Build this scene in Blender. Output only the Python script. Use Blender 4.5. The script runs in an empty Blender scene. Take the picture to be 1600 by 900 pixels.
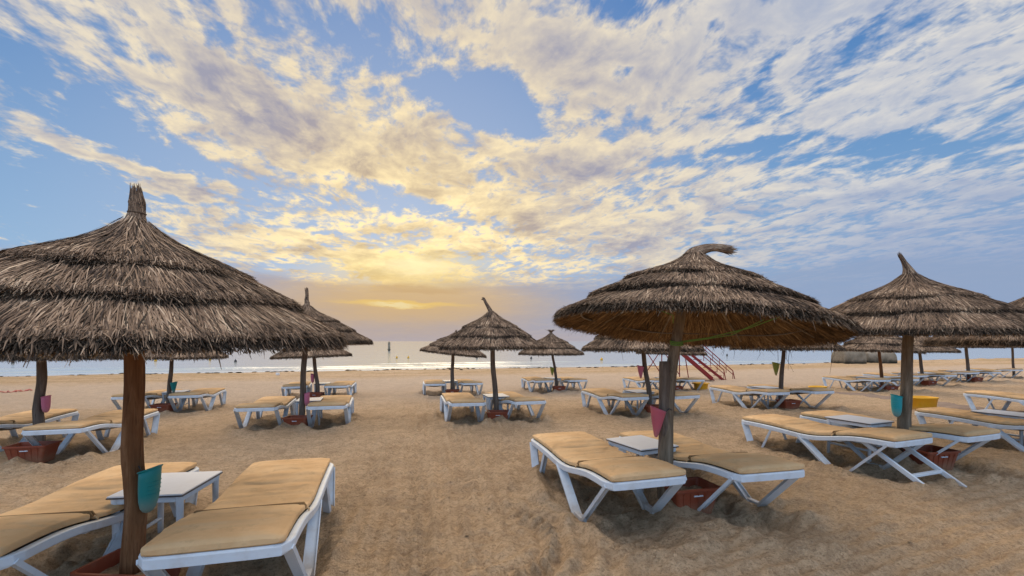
import bpy, bmesh, math, random
import numpy as np
from mathutils import Vector, Matrix, Euler, noise as mnoise
R = math.radians
scene = bpy.context.scene
col = scene.collection

# ------------------------------------------------------------------ camera
OVER, BEHIND = 1.6, 0.8
F_PX, CAM_H, HOR, CX = 720.0, 1.55, 533.0, 800.0
cam_d = bpy.data.cameras.new('camera')
cam = bpy.data.objects.new('camera', cam_d); col.objects.link(cam)
cam.location = (0, 0, CAM_H); cam.rotation_euler = (R(90), 0, 0)
cam_d.sensor_width = 36.0; cam_d.lens = 36.0 * F_PX / 1600.0
cam_d.shift_y = (HOR - 450.0) / 1600.0
cam_d.clip_start = 0.05; cam_d.clip_end = 20000
scene.camera = cam

# ------------------------------------------------------------------ light
SUN_AZ, SUN_EL = math.atan2(625 - CX, F_PX), R(11)       # azimuth from +Y towards +X
scene.view_settings.view_transform = 'Standard'
scene.view_settings.look = 'None'
scene.view_settings.exposure = 0.0
scene.view_settings.gamma = 1.0
sun_d = bpy.data.lights.new('sun', 'SUN'); sun = bpy.data.objects.new('sun', sun_d); col.objects.link(sun)
sun_d.energy = 1.5; sun_d.angle = R(36); sun_d.color = (1.0, 0.76, 0.46)
LAMP_EL = R(36)                                           # lamp raised above the sun's own height to weaken sea glare
sdir = Vector((math.sin(SUN_AZ) * math.cos(LAMP_EL), math.cos(SUN_AZ) * math.cos(LAMP_EL), math.sin(LAMP_EL)))
sun.rotation_euler = sdir.to_track_quat('Z', 'Y').to_euler()

class G:
    """tiny node graph helper"""
    def __init__(s, nt): s.nt = nt
    def node(s, t, **kw):
        n = s.nt.nodes.new(t)
        for k, v in kw.items(): setattr(n, k, v)
        return n
    def set(s, sock, v):
        if isinstance(v, bpy.types.NodeSocket): s.nt.links.new(v, sock)
        else:
            if isinstance(v, tuple) and len(v) == 3 and sock.type == 'RGBA': v = v + (1.0,)
            sock.default_value = v
    def m(s, op, a, b=0.0, c=0.0, clamp=False):
        n = s.node('ShaderNodeMath', operation=op, use_clamp=clamp)
        s.set(n.inputs[0], a); s.set(n.inputs[1], b)
        if len(n.inputs) > 2: s.set(n.inputs[2], c)
        return n.outputs[0]
    def v(s, op, a, b=None, scale=None):
        n = s.node('ShaderNodeVectorMath', operation=op)
        s.set(n.inputs[0], a)
        if b is not None: s.set(n.inputs[1], b)
        if scale is not None: s.set(n.inputs['Scale'], scale)
        return n.outputs['Value'] if op in ('LENGTH', 'DOT_PRODUCT', 'DISTANCE') else n.outputs[0]
    def comb(s, x, y, z=0.0):
        n = s.node('ShaderNodeCombineXYZ'); s.set(n.inputs[0], x); s.set(n.inputs[1], y); s.set(n.inputs[2], z); return n.outputs[0]
    def sep(s, v):
        n = s.node('ShaderNodeSeparateXYZ'); s.set(n.inputs[0], v); return n.outputs
    def mapping(s, v, loc=(0, 0, 0), rot=(0, 0, 0), sc=(1, 1, 1), kind='POINT'):
        n = s.node('ShaderNodeMapping', vector_type=kind); s.set(n.inputs[0], v)
        n.inputs['Location'].default_value = loc; n.inputs['Rotation'].default_value = rot; n.inputs['Scale'].default_value = sc
        return n.outputs[0]
    def noise(s, v, scale, detail=4, rough=0.5, dist=0.0, dim='3D', color=False):
        n = s.node('ShaderNodeTexNoise', noise_dimensions=dim); s.set(n.inputs['Vector'], v)
        n.inputs['Scale'].default_value = scale; n.inputs['Detail'].default_value = detail
        n.inputs['Roughness'].default_value = rough; n.inputs['Distortion'].default_value = dist
        return n.outputs['Color'] if color else n.outputs['Fac']
    def rng(s, v, a, b, c=0.0, d=1.0, smooth=True):
        n = s.node('ShaderNodeMapRange', interpolation_type='SMOOTHSTEP' if smooth else 'LINEAR')
        s.set(n.inputs[0], v)
        for i, q in enumerate((a, b, c, d)): s.set(n.inputs[i + 1], q)
        return n.outputs[0]
    def mix(s, f, a, b, op='MIX'):
        n = s.node('ShaderNodeMix', data_type='RGBA', blend_type=op)
        s.set(n.inputs[0], f); s.set(n.inputs[6], a); s.set(n.inputs[7], b)
        return n.outputs[2]
    def ramp(s, f, stops):
        n = s.node('ShaderNodeValToRGB'); e = n.color_ramp.elements
        while len(e) < len(stops): e.new(0.5)
        for el, (p, c) in zip(e, stops): el.position = p; el.color = tuple(c) + (1.0,)
        s.set(n.inputs[0], f); return n.outputs[0]

def srgb(r, g, b):
    return tuple((c / 255 / 12.92) if c / 255 <= 0.04045 else ((c / 255 + 0.055) / 1.055) ** 2.4 for c in (r, g, b))

# ------------------------------------------------------------------ world: Nishita sky with cloud decks
world = bpy.data.worlds.new('World'); scene.world = world; world.use_nodes = True
nt = world.node_tree; nt.nodes.clear(); g = G(nt)
tc = g.node('ShaderNodeTexCoord').outputs['Generated']
sky = g.node('ShaderNodeTexSky', sky_type='NISHITA')
sky.sun_disc = False; sky.sun_elevation = SUN_EL; sky.sun_rotation = SUN_AZ
sky.air_density = 1.0; sky.dust_density = 0.6; sky.ozone_density = 2.5
SKY_STRENGTH = 0.10
dx, dy, dz = g.sep(tc)
az = g.m('ARCTAN2', dx, dy)
el = g.m('ARCSINE', g.m('MAXIMUM', g.m('MINIMUM', dz, 0.9999), -0.9999))
elp = g.m('MAXIMUM', dz, 0.0)
# cloud deck: the direction meets a level deck overhead
den = g.m('ADD', elp, 0.09)
P = g.comb(g.m('DIVIDE', dx, den), g.m('DIVIDE', dy, den), 0.0)
Pr = g.mapping(P, rot=(0, 0, R(-14)))
w1 = g.noise(g.mapping(Pr, sc=(1, .6, 1)), 1.3, 3, .55, color=True)
warp = g.v('SCALE', g.v('SUBTRACT', w1, (0.5, 0.5, 0.5)), scale=0.55)
Pw = g.v('ADD', Pr, warp)
fb = g.noise(g.mapping(Pw, sc=(1.0, .80, 1)), 2.1, 8, .64)                 # big clumps with ragged detail
Pf = g.v('ADD', Pr, g.v('SCALE', g.v('SUBTRACT', w1, (0.5, 0.5, 0.5)), scale=0.30))
rip = g.noise(g.mapping(Pf, sc=(1.0, .62, 1)), 13.0, 4, .62)                # cirrocumulus ripples
# cloud regions as seen in the sky, in azimuth and elevation
def ae(px, py):
    x = (px - CX) / F_PX; z = (HOR - py) / F_PX
    return math.atan2(x, 1.0), math.atan2(z, math.sqrt(1 + x * x))
qw = g.v('SCALE', g.v('SUBTRACT', g.noise(g.mapping(Pw, sc=(1, .8, 1)), 2.6, 3, .6, color=True), (0.5, 0.5, 0.5)), scale=0.13)
Q = g.v('ADD', g.comb(az, el, 0.0), qw)
def blob(px, py, rx, ry, rot=0.0, wt=1.0):
    a, e = ae(px, py); a1, e1 = ae(px + 10, py); a2, e2 = ae(px, py - 10)
    kx, ky = math.hypot(a1 - a, e1 - e) / 10, math.hypot(a2 - a, e2 - e) / 10
    q = g.mapping(Q, loc=(a, e, 0), rot=(0, 0, -R(rot)), sc=(rx * kx, ry * ky, 1), kind='TEXTURE')
    return g.rng(g.v('LENGTH', q), 1.35, 0.25, 0.0, wt)
def total(bl):
    t = None
    for b in bl:
        s = blob(*b); t = s if t is None else g.m('ADD', t, s)
    return t
clouds = total([
    (300, 110, 430, 80, 19, .34), (560, 215, 240, 60, 14, .34), (560, 268, 170, 14, 4, .30), (745, 300, 130, 30, 30, .30),
    (170, 258, 190, 20, 14, .42), (400, 320, 190, 24, 7, .36), (470, 385, 230, 24, 3, .34), (60, 143, 40, 10, 8, .3),
    (800, 45, 210, 60, 12, .34), (990, 110, 190, 80, 20, .32), (1130, 195, 210, 34, -4, .26), (1120, 40, 240, 70, 0, .26),
    (1400, 170, 260, 60, 8, .26), (1450, 60, 240, 90, 0, .28), (870, 250, 190, 50, 8, .36), (900, 340, 240, 45, 6, .30),
    (640, 420, 130, 26, 4, .44), (1150, 300, 260, 45, 8, .22), (1420, 320, 240, 60, 8, .18), (720, 375, 160, 22, 8, .30),
    (1010, 400, 140, 28, 8, .28), (1300, 380, 240, 40, 8, .12)])
holes = total([
    (250, 235, 330, 36, 21, .55), (70, 320, 210, 75, 0, .60), (205, 62, 105, 30, 20, .40), (350, 62, 50, 18, 30, .34),
    (565, 62, 75, 24, 10, .30), (765, 160, 115, 52, 4, .95), (690, 120, 60, 22, 20, .25), (1195, 165, 50, 30, 30, .45),
    (1175, 238, 120, 17, -4, .34), (1420, 235, 130, 22, 6, .36), (640, 322, 110, 22, 12, .38), (1330, 62, 60, 30, 20, .24),
    (1560, 130, 60, 60, 0, .26), (960, 105, 50, 22, 20, .28), (250, 430, 200, 30, 0, .25), (470, 430, 110, 10, 5, .25),
    (1120, 50, 22, 60, 20, .22), (840, 385, 60, 12, 5, .22), (1300, 280, 150, 14, 5, .2)])
cov = g.m('SUBTRACT', clouds, holes)
front = g.rng(dy, -0.2, 0.35)                                       # away from the view the deck is left to itself
nse = g.m('ADD', g.m('MULTIPLY', g.m('SUBTRACT', fb, .5), 1.55), g.m('MULTIPLY', g.m('SUBTRACT', rip, .5), 2.1))
dens = g.m('ADD', g.m('ADD', nse, g.m('MULTIPLY', cov, g.m('ADD', g.m('MULTIPLY', front, .75), .25))), 0.02)
alpha = g.rng(dens, -0.30, 0.34)
thick = g.rng(dens, 0.18, 0.75)
# light: distance from the sun
sa, se = ae(640, 440)
sv = Vector((math.sin(sa) * math.cos(se), math.cos(sa) * math.cos(se), math.sin(se)))
cosg = g.v('DOT_PRODUCT', tc, tuple(sv))
near = g.rng(cosg, 0.925, 0.9999)                                  # glow
mid = g.rng(cosg, 0.62, 1.0)
# lit side of clumps: density falls off towards the sun
off = g.v('ADD', Pw, (-0.035, 0.10, 0.0))
fb2 = g.noise(g.mapping(off, sc=(1.0, .72, 1)), 2.1, 5, .60)
edge = g.m('SUBTRACT', fb, fb2)
lit = g.m('ADD', g.m('ADD', g.m('MULTIPLY', edge, 4.0), g.m('MULTIPLY', g.m('SUBTRACT', rip, .5), 1.3)), g.m('MULTIPLY', g.m('SUBTRACT', 0.6, thick), .45))
lit = g.m('ADD', lit, 0.42, clamp=True)
c_sh = g.mix(mid, srgb(158, 172, 200), srgb(165, 158, 168))
c_lt = g.mix(mid, srgb(226, 222, 216), srgb(252, 230, 186))
c_lt = g.mix(near, c_lt, (1.25, 0.98, 0.50))
c_sh = g.mix(near, c_sh, (0.62, 0.46, 0.27))
c_cloud = g.mix(lit, c_sh, c_lt)
# unseen sky overhead and behind is brightened to add fill light
over = g.rng(el, R(38), R(65))
behind = g.rng(dy, 0.15, -0.5)
boost = g.m('ADD', 1.0, g.m('ADD', g.m('MULTIPLY', over, OVER), g.m('MULTIPLY', behind, BEHIND)))
nish = g.v('SCALE', sky.outputs[0], scale=SKY_STRENGTH)
blue = g.mix(g.rng(el, 0.0, R(40)), srgb(140, 182, 222), srgb(66, 126, 196))
blue = g.mix(0.75, nish, blue)                                      # Nishita sky, corrected to the photograph's blue
blue = g.mix(g.m('MULTIPLY', g.m('POWER', mid, 2.0), .60), blue, srgb(176, 190, 216))
col_ = g.mix(g.m('MULTIPLY', alpha, 0.93), blue, c_cloud)
# right part softer, bluish
soft = g.m('MULTIPLY', g.rng(az, R(8), R(45)), g.rng(el, R(19), R(6)))
col_ = g.mix(g.m('MULTIPLY', soft, .80), col_, srgb(142, 162, 198))
# low bank of haze above the sea
hz_n = g.m('MULTIPLY', g.m('SUBTRACT', g.noise(g.comb(g.m('MULTIPLY', az, 2.2), g.m('MULTIPLY', el, 12), 0.0), 1.6, 5, .55), .5), 0.16)
hz = g.rng(g.m('ADD', el, hz_n), R(9.0), R(5.6))
hz = g.m('MULTIPLY', hz, 0.92)
c_hz = g.mix(g.rng(az, R(-20), R(35)), srgb(162, 162, 180), srgb(146, 165, 196))
c_hz = g.mix(g.rng(az, R(-28), R(-44)), c_hz, srgb(152, 172, 206))
c_hz = g.mix(g.rng(el, R(2.8), R(0.0)), c_hz, g.mix(g.rng(az, R(5), R(35)), srgb(172, 166, 176), srgb(160, 176, 202)))
col_ = g.mix(hz, col_, c_hz)
# sunset glow bands through the bank
def band(px, py, rx, ry, c, k):
    global col_
    f = g.m('MULTIPLY', blob(px, py, rx, ry, 0, 1.0), k)
    col_ = g.mix(f, col_, c)
Q = g.v('ADD', g.comb(az, el, 0.0), g.v('SCALE', g.v('SUBTRACT', g.noise(g.comb(g.m('MULTIPLY', az, 6.0), g.m('MULTIPLY', el, 30), 0.0), 1.5, 5, .6, color=True), (0.5, 0.5, 0.5)), scale=0.035))
band(640, 470, 230, 46, srgb(236, 192, 108), .66)
band(645, 420, 150, 36, srgb(255, 228, 150), .46)
band(650, 415, 70, 16, (1.25, 1.05, .62), .55)
band(628, 474, 105, 5, srgb(255, 214, 104), .80)
band(618, 475, 45, 2.5, (1.0, .86, .48), .8)
band(640, 500, 330, 50, srgb(190, 160, 130), .30)
band(655, 452, 90, 7, srgb(190, 150, 106), .38)
wb = g.m('MULTIPLY', over, 1.0)
fin = g.v('MULTIPLY', col_, g.comb(boost, boost, boost))
fin = g.mix(g.m('MULTIPLY', wb, .75), fin, (2.1, 1.72, 1.30))  # warm fill light added to the unseen sky overhead
# clear blue sky behind the camera, away from the sunset
fin = g.mix(g.m('MULTIPLY', g.m('MULTIPLY', behind, g.rng(el, R(60), R(30))), .80), fin, (.50, .78, 1.15))
below = g.rng(dz, -0.005, -0.03)
fin = g.mix(below, fin, srgb(150, 140, 130))
bg = g.node('ShaderNodeBackground'); g.set(bg.inputs[0], fin); bg.inputs[1].default_value = 1.0
out = g.node('ShaderNodeOutputWorld'); nt.links.new(bg.outputs[0], out.inputs[0])

# ------------------------------------------------------------------ tags and mesh helpers
def tag(o, label=None, cat=None, group=None, kind=None):
    if label: o['label'] = label
    if cat: o['category'] = cat
    if group: o['group'] = group
    if kind: o['kind'] = kind
    return o
def empty(name, loc, rz=0.0):
    o = bpy.data.objects.new(name, None); col.objects.link(o)
    o.location = loc; o.rotation_euler = (0, 0, rz); o.empty_display_size = .1
    return o
def link(name, me, parent=None, loc=(0, 0, 0), rot=(0, 0, 0), sc=(1, 1, 1)):
    o = bpy.data.objects.new(name, me); col.objects.link(o)
    o.parent = parent; o.location = loc; o.rotation_euler = rot; o.scale = sc
    return o
class MB:
    """collects shapes and links them as ONE mesh"""
    def __init__(s): s.v = []; s.f = []; s.mi = []; s.sm = []
    def add(s, vs, fs, mi=0, smooth=False):
        b = len(s.v); s.v += [tuple(v) for v in vs]
        s.f += [tuple(i + b for i in f) for f in fs]; s.mi += [mi] * len(fs); s.sm += [smooth] * len(fs)
    def loft(s, rings, mi=0, smooth=True, caps=True, closed=True):
        n = len(rings[0]); vs = [v for r in rings for v in r]; fs = []
        for i in range(len(rings) - 1):
            for j in range(n if closed else n - 1):
                k = (j + 1) % n
                fs.append((i * n + j, i * n + k, (i + 1) * n + k, (i + 1) * n + j))
        s.add(vs, fs, mi, smooth)
        if caps and closed:
            s.add(rings[0], [tuple(range(n))[::-1]], mi); s.add(rings[-1], [tuple(range(n))], mi)
    def tube(s, pts, rad, n=8, mi=0, caps=True):
        pts = [Vector(p) for p in pts]; rad = rad if hasattr(rad, '__len__') else [rad] * len(pts)
        rings = []; up = None
        for i, p in enumerate(pts):
            t = (pts[min(i + 1, len(pts) - 1)] - pts[max(i - 1, 0)]).normalized()
            if up is None: up = Vector((0, 1, 0)) if abs(t.y) < .8 else Vector((1, 0, 0))
            a = (up - t * up.dot(t)).normalized(); up = a; b = t.cross(a)
            rings.append([p + (a * math.cos(2 * math.pi * k / n) + b * math.sin(2 * math.pi * k / n)) * rad[i] for k in range(n)])
        s.loft(rings, mi, True, caps)
    def bar(s, a, b, w, h, side, mi=0, bev=0.004):
        """beam from a to b; side = direction of its width w"""
        a, b, side = Vector(a), Vector(b), Vector(side); t = (b - a).normalized()
        side = (side - t * side.dot(t)).normalized(); up = t.cross(side)
        w2, h2 = w / 2, h / 2; c = min(bev, w2 * .4, h2 * .4)
        prof = [(w2, -h2 + c), (w2, h2 - c), (w2 - c, h2), (-w2 + c, h2), (-w2, h2 - c), (-w2, -h2 + c), (-w2 + c, -h2), (w2 - c, -h2)]
        s.loft([[p + side * x + up * y for x, y in prof] for p in (a, b)], mi, False)
    def channel(s, a, b, w, h, side, th=.008, mi=0):
        """U-section: web of width w with two lips of depth h"""
        a, b, side = Vector(a), Vector(b), Vector(side); t = (b - a).normalized()
        side = (side - t * side.dot(t)).normalized(); up = t.cross(side); w2 = w / 2
        prof = [(-w2, h), (-w2, 0), (w2, 0), (w2, h), (w2 - th, h), (w2 - th, th), (-w2 + th, th), (-w2 + th, h)]
        s.loft([[p + side * x + up * (y - h / 2) for x, y in prof] for p in (a, b)], mi, False)
    def box(s, x0, x1, y0, y1, z0, z1, mi=0, bev=.004):
        s.bar(((x0 + x1) / 2, y0, (z0 + z1) / 2), ((x0 + x1) / 2, y1, (z0 + z1) / 2), x1 - x0, z1 - z0, (1, 0, 0), mi, bev)
    def mesh(s, name, *mats):
        me = bpy.data.meshes.new(name); me.from_pydata(s.v, [], s.f); me.validate()
        for m in mats: me.materials.append(m)
        if len(me.polygons) == len(s.mi):
            me.polygons.foreach_set('material_index', s.mi); me.polygons.foreach_set('use_smooth', s.sm)
        me.update(); return me
def np_mesh(name, V, Fq, mats, smooth=True, mi=None, attr=None):
    me = bpy.data.meshes.new(name); n = len(Fq)
    me.vertices.add(len(V)); me.vertices.foreach_set('co', np.asarray(V, np.float32).ravel())
    me.loops.add(n * 4); me.polygons.add(n)
    me.loops.foreach_set('vertex_index', np.asarray(Fq, np.int32).ravel())
    me.polygons.foreach_set('loop_start', np.arange(0, n * 4, 4, dtype=np.int32))
    me.polygons.foreach_set('loop_total', np.full(n, 4, dtype=np.int32))
    for m in mats: me.materials.append(m)
    if mi is not None: me.polygons.foreach_set('material_index', np.asarray(mi, np.int32))
    me.polygons.foreach_set('use_smooth', np.full(n, smooth, dtype=bool))
    for k, arr in (attr or {}).items():
        a = me.attributes.new(k, 'FLOAT', 'POINT'); a.data.foreach_set('value', np.asarray(arr, np.float32))
    me.update(); me.validate(); return me

# ------------------------------------------------------------------ noise for terrain
def _h(ix, iy, seed):
    n = (ix * 374761393 + iy * 668265263 + seed * 2147483647) & 0xffffffff
    n = ((n ^ (n >> 13)) * 1274126177) & 0xffffffff
    return ((n ^ (n >> 16)) & 0xffff) / 65535.0
def vnoise(x, y, seed=0):
    x = np.asarray(x, float); y = np.asarray(y, float)
    ix, iy = np.floor(x).astype(np.int64), np.floor(y).astype(np.int64); fx, fy = x - ix, y - iy
    fx, fy = fx * fx * (3 - 2 * fx), fy * fy * (3 - 2 * fy)
    a, b, c, d = _h(ix, iy, seed), _h(ix + 1, iy, seed), _h(ix, iy + 1, seed), _h(ix + 1, iy + 1, seed)
    return (a * (1 - fx) + b * fx) * (1 - fy) + (c * (1 - fx) + d * fx) * fy - .5
def fbm(x, y, seed=0, o=4, g_=.5):
    t = 0; a = 1
    for k in range(o): t = t + a * vnoise(x * 2 ** k + 17 * k, y * 2 ** k - 9 * k, seed + k); a *= g_
    return t
SLOPE = .28
WATER_Z = -.70
def g0(x, y):
    """broad lie of the beach"""
    s = np.asarray(y, float) - SLOPE * np.asarray(x, float)
    z = np.where(s < 6, 0, np.where(s < 18, -.03 * (s - 6), -.36 - .0165 * (s - 18)))
    z = np.where(s > 38.2, -.6935 - .09 * (s - 38.2), z)
    return np.maximum(z, -4.0)
def ray(px, py, z=None):
    """where the line of sight through a point of the photo meets the ground (or the height z above it)"""
    t = (HOR - py) / F_PX; k = (px - CX) / F_PX; h = z or 0.0
    d = 1.0; 
    for i in range(4000):
        if CAM_H + t * d <= float(g0(k * d, d)) + h: break
        d += .02
    return Vector((k * d, d, float(g0(k * d, d))))

# ------------------------------------------------------------------ materials
def mat(name, rough=.6, spec=.4):
    m = bpy.data.materials.new(name); m.use_nodes = True; nt = m.node_tree
    b = nt.nodes['Principled BSDF']; b.inputs['Roughness'].default_value = rough
    b.inputs['Specular IOR Level'].default_value = spec
    gg = G(nt); gg.bsdf = b
    gg.obj = gg.node('ShaderNodeTexCoord').outputs['Object']
    gg.geo = gg.node('ShaderNodeNewGeometry').outputs['Position']
    return m, gg
def bump(gg, h, strength=.3, dist=.01, prev=None):
    n = gg.node('ShaderNodeBump'); n.inputs['Strength'].default_value = strength; n.inputs['Distance'].default_value = dist
    gg.set(n.inputs['Height'], h)
    if prev is not None: gg.set(n.inputs['Normal'], prev)
    return n.outputs[0]

# sand
M_sand, q = mat('sand', .95, .12)
p = q.geo; sx, sy, sz = q.sep(p)
big = q.noise(p, .35, 4, .6); med = q.noise(p, 2.6, 5, .65); fine = q.noise(p, 38, 4, .7); gr = q.noise(p, 160, 2, .6)
c = q.ramp(big, [(.30, (.62, .44, .27)), (.55, (.70, .51, .325)), (.75, (.76, .575, .385))])
c = q.mix(q.rng(med, .44, .62, 0, .42), c, (.42, .29, .18))
c = q.mix(q.rng(q.noise(p, 11, 4, .7), .46, .62, 0, .45), c, (.36, .235, .14))
c = q.mix(q.rng(fine, .48, .64, 0, .60), c, (.30, .19, .11))
c = q.mix(q.rng(gr, .52, .66, 0, .45), c, (.76, .62, .45))
ss = q.m('SUBTRACT', sy, q.m('MULTIPLY', sx, SLOPE)); ss = q.m('ADD', ss, q.m('MULTIPLY', q.m('SUBTRACT', big, .5), 5))
pale = q.m('MULTIPLY', q.rng(ss, 12, 19), q.rng(ss, 31, 26))
c = q.mix(q.m('MULTIPLY', pale, .55), c, (.61, .50, .40))
och = q.m('MULTIPLY', q.rng(ss, 27, 31), q.rng(q.noise(q.mapping(p, sc=(.12, 1, 1)), .8, 4, .6), .40, .6))
c = q.mix(q.m('MULTIPLY', och, .65), c, (.44, .30, .155))
spk = q.m('MULTIPLY', q.rng(q.noise(q.mapping(p, sc=(.5, 1, 1)), 5, 3, .7), .60, .72), q.rng(ss, 20, 30))
c = q.mix(q.m('MULTIPLY', spk, .5), c, (.20, .14, .09))
wet = q.rng(q.m('SUBTRACT', sy, q.m('MULTIPLY', sx, SLOPE)), 37.0, 38.2)
c = q.mix(q.m('MULTIPLY', wet, .75), c, (.19, .135, .09))
q.set(q.bsdf.inputs['Base Color'], c)
near_f = q.rng(sy, 14, 3)
b1 = bump(q, q.m('ADD', q.m('MULTIPLY', fine, .7), q.m('MULTIPLY', q.noise(p, 11, 4, .7), 1.2)), 1.0, .05)
b2 = bump(q, q.noise(q.mapping(p, sc=(.35, 1.2, 1)), 3.0, 5, .7), .9, .10, b1)
b3 = bump(q, gr, 1.0, .018, b2)
q.set(q.bsdf.inputs['Normal'], b3)

M_strip, q = mat('dark_sand', .95, .1)
nz = q.noise(q.geo, 3, 5, .65)
q.set(q.bsdf.inputs['Base Color'], q.ramp(nz, [(.3, (.20, .155, .13)), (.6, (.27, .21, .17)), (.8, (.38, .29, .22))]))
q.set(q.bsdf.inputs['Normal'], bump(q, q.noise(q.geo, 14, 4, .7), .8, .03))

# water
M_water, q = mat('sea_water', .10, .5)
q.bsdf.inputs['Base Color'].default_value = (.42, .48, .50, 1); q.bsdf.inputs['IOR'].default_value = 1.40
wv = q.noise(q.mapping(q.geo, sc=(.45, 1.5, 1)), .9, 5, .6)
wv2 = q.noise(q.mapping(q.geo, rot=(0, 0, .3), sc=(.5, 1.3, 1)), .16, 3, .5)
q.set(q.bsdf.inputs['Normal'], bump(q, q.m('ADD', wv, q.m('MULTIPLY', wv2, 2.5)), .38, .16))
wy = q.m('SUBTRACT', q.sep(q.geo)[1], q.m('MULTIPLY', q.sep(q.geo)[0], SLOPE))

M_foam, q = mat('foam', .5, .3); q.bsdf.inputs['Base Color'].default_value = (.48, .50, .52, 1)

def thatch_mat(name, cols, stretch=True):
    m, q = mat(name, .85, .15)
    a = q.node('ShaderNodeAttribute', attribute_name='straw').outputs['Fac']
    e = q.node('ShaderNodeAttribute', attribute_name='mould_shade').outputs['Fac']
    n = q.noise(q.obj, 3.0, 4, .6)
    f = q.m('ADD', q.m('MULTIPLY', a, .8), q.m('MULTIPLY', q.m('SUBTRACT', n, .5), 1.5), clamp=True)
    c = q.ramp(f, cols)
    c = q.mix(q.m('MULTIPLY', e, .92), c, (.018, .018, .015))  # darkens mouldy straws, and puts tier-edge shade into the colour
    q.set(q.bsdf.inputs['Base Color'], c)
    q.set(q.bsdf.inputs['Normal'], bump(q, q.noise(q.obj, 60, 2, .6), .4, .004))
    return m
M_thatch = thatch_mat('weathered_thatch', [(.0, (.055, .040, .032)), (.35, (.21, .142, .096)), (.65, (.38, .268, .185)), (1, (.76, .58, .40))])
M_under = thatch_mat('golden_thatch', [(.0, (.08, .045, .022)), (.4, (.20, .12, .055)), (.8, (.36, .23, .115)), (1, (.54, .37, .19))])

def wood_mat(name, a_, b_, c_):
    m, q = mat(name, .8, .2)
    s_ = q.mapping(q.obj, sc=(6, 6, .55)); n1 = q.noise(s_, 3.5, 6, .65, .6); n2 = q.noise(q.mapping(q.obj, sc=(14, 14, .9)), 7, 4, .6)
    c = q.ramp(n1, [(.30, a_), (.52, b_), (.72, c_)])
    c = q.mix(q.rng(n2, .54, .70, 0, .6), c, tuple(x * .45 for x in a_))
    c = q.mix(q.rng(q.noise(q.obj, 2.4, 3, .6), .55, .75, 0, .4), c, tuple(x * 1.3 for x in c_))
    q.set(q.bsdf.inputs['Base Color'], c)
    q.set(q.bsdf.inputs['Normal'], bump(q, q.m('ADD', n1, q.m('MULTIPLY', n2, .5)), .7, .012))
    return m
M_wood_red = wood_mat('brown_pole_wood', (.10, .042, .017), (.19, .088, .038), (.30, .16, .08))
M_wood_grey = wood_mat('grey_pole_wood', (.085, .062, .048), (.15, .115, .09), (.25, .20, .16))
M_wood_tan = wood_mat('tan_pole_wood', (.12, .085, .055), (.21, .16, .11), (.33, .26, .19))

def plastic(name, c, rough=.4, dirt=.35, dc=(.40, .32, .24)):
    m, q = mat(name, rough, .45)
    n = q.noise(q.obj, 4.5, 5, .65); n2 = q.noise(q.obj, 26, 3, .6)
    z = q.sep(q.obj)[2]
    f = q.m('MULTIPLY', q.m('ADD', q.rng(n, .46, .72), q.m('MULTIPLY', q.rng(n2, .55, .75), .4)), dirt, clamp=True)
    f = q.m('ADD', f, q.m('MULTIPLY', q.rng(z, .12, .0), .45), clamp=True)        # sand that sticks near the ground
    q.set(q.bsdf.inputs['Base Color'], q.mix(f, c, dc)); q.set(q.bsdf.inputs['Roughness'], q.m('ADD', rough, q.m('MULTIPLY', n, .25)))
    return m
M_white = plastic('white_plastic', (.66, .74, .82), .35, .30)
M_top = plastic('table_laminate', (.84, .84, .84), .22, .10)
M_trim = plastic('table_edge', (.045, .045, .05), .4, .2)
M_crate = plastic('red_brown_plastic', (.26, .055, .022), .45, .35, (.30, .18, .11))
M_teal = plastic('teal_plastic', (.0, .21, .21), .35, .08)
M_turq = plastic('turquoise_plastic', (.01, .38, .43), .35, .08)
M_pink = plastic('pink_plastic', (.62, .17, .26), .45, .25, (.45, .22, .2))
M_faded = plastic('faded_red_plastic', (.50, .10, .14), .5, .30, (.40, .20, .18))
M_olive = plastic('olive_plastic', (.24, .27, .03), .45, .2)
M_yellow = plastic('yellow_plastic', (.80, .42, .015), .40, .12)
M_red = plastic('red_paint', (.24, .012, .012), .5, .35, (.18, .05, .03))
M_blackp = plastic('dark_metal', (.03, .03, .035), .5, .1)
M_green = plastic('green_rope', (.16, .30, .06), .8, .1)
M_litter = plastic('red_tape', (.65, .05, .04), .6, .1)

def cloth(name, c1, c2):
    m, q = mat(name, .92, .12)
    n = q.noise(q.obj, 2.2, 5, .6); st = q.noise(q.obj, 9, 4, .7); wv = q.noise(q.obj, 240, 2, .5)
    c = q.mix(q.rng(n, .35, .68), c1, c2)
    c = q.mix(q.rng(st, .52, .68, 0, .30), c, tuple(x * .6 for x in c1))
    q.set(q.bsdf.inputs['Base Color'], c)
    wr = q.m('MULTIPLY', q.noise(q.mapping(q.obj, sc=(1.3, 4.0, 1)), 1.8, 1, .4, .6), q.rng(q.noise(q.obj, 2.6, 2, .5), .45, .62))
    q.set(q.bsdf.inputs['Normal'], bump(q, wv, .3, .002, bump(q, wr, .6, .05)))
    return m
M_cloth = cloth('tan_canvas', (.63, .405, .205), (.74, .51, .28))
M_pipe = cloth('dark_piping', (.20, .125, .06), (.26, .165, .08))
M_sling = cloth('grey_beige_sling', (.20, .17, .13), (.27, .23, .18))
M_stone, q = mat('rough_concrete', .9, .2)
n = q.noise(q.geo, 1.3, 6, .65); z = q.sep(q.geo)[2]
c = q.ramp(n, [(.3, (.15, .125, .09)), (.55, (.26, .22, .165)), (.75, (.36, .31, .25))])
c = q.mix(q.rng(q.m('ADD', z, q.m('MULTIPLY', n, .5)), .1, -.35), c, (.03, .032, .025))
q.set(q.bsdf.inputs['Base Color'], c); q.set(q.bsdf.inputs['Normal'], bump(q, n, .8, .15))
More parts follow.
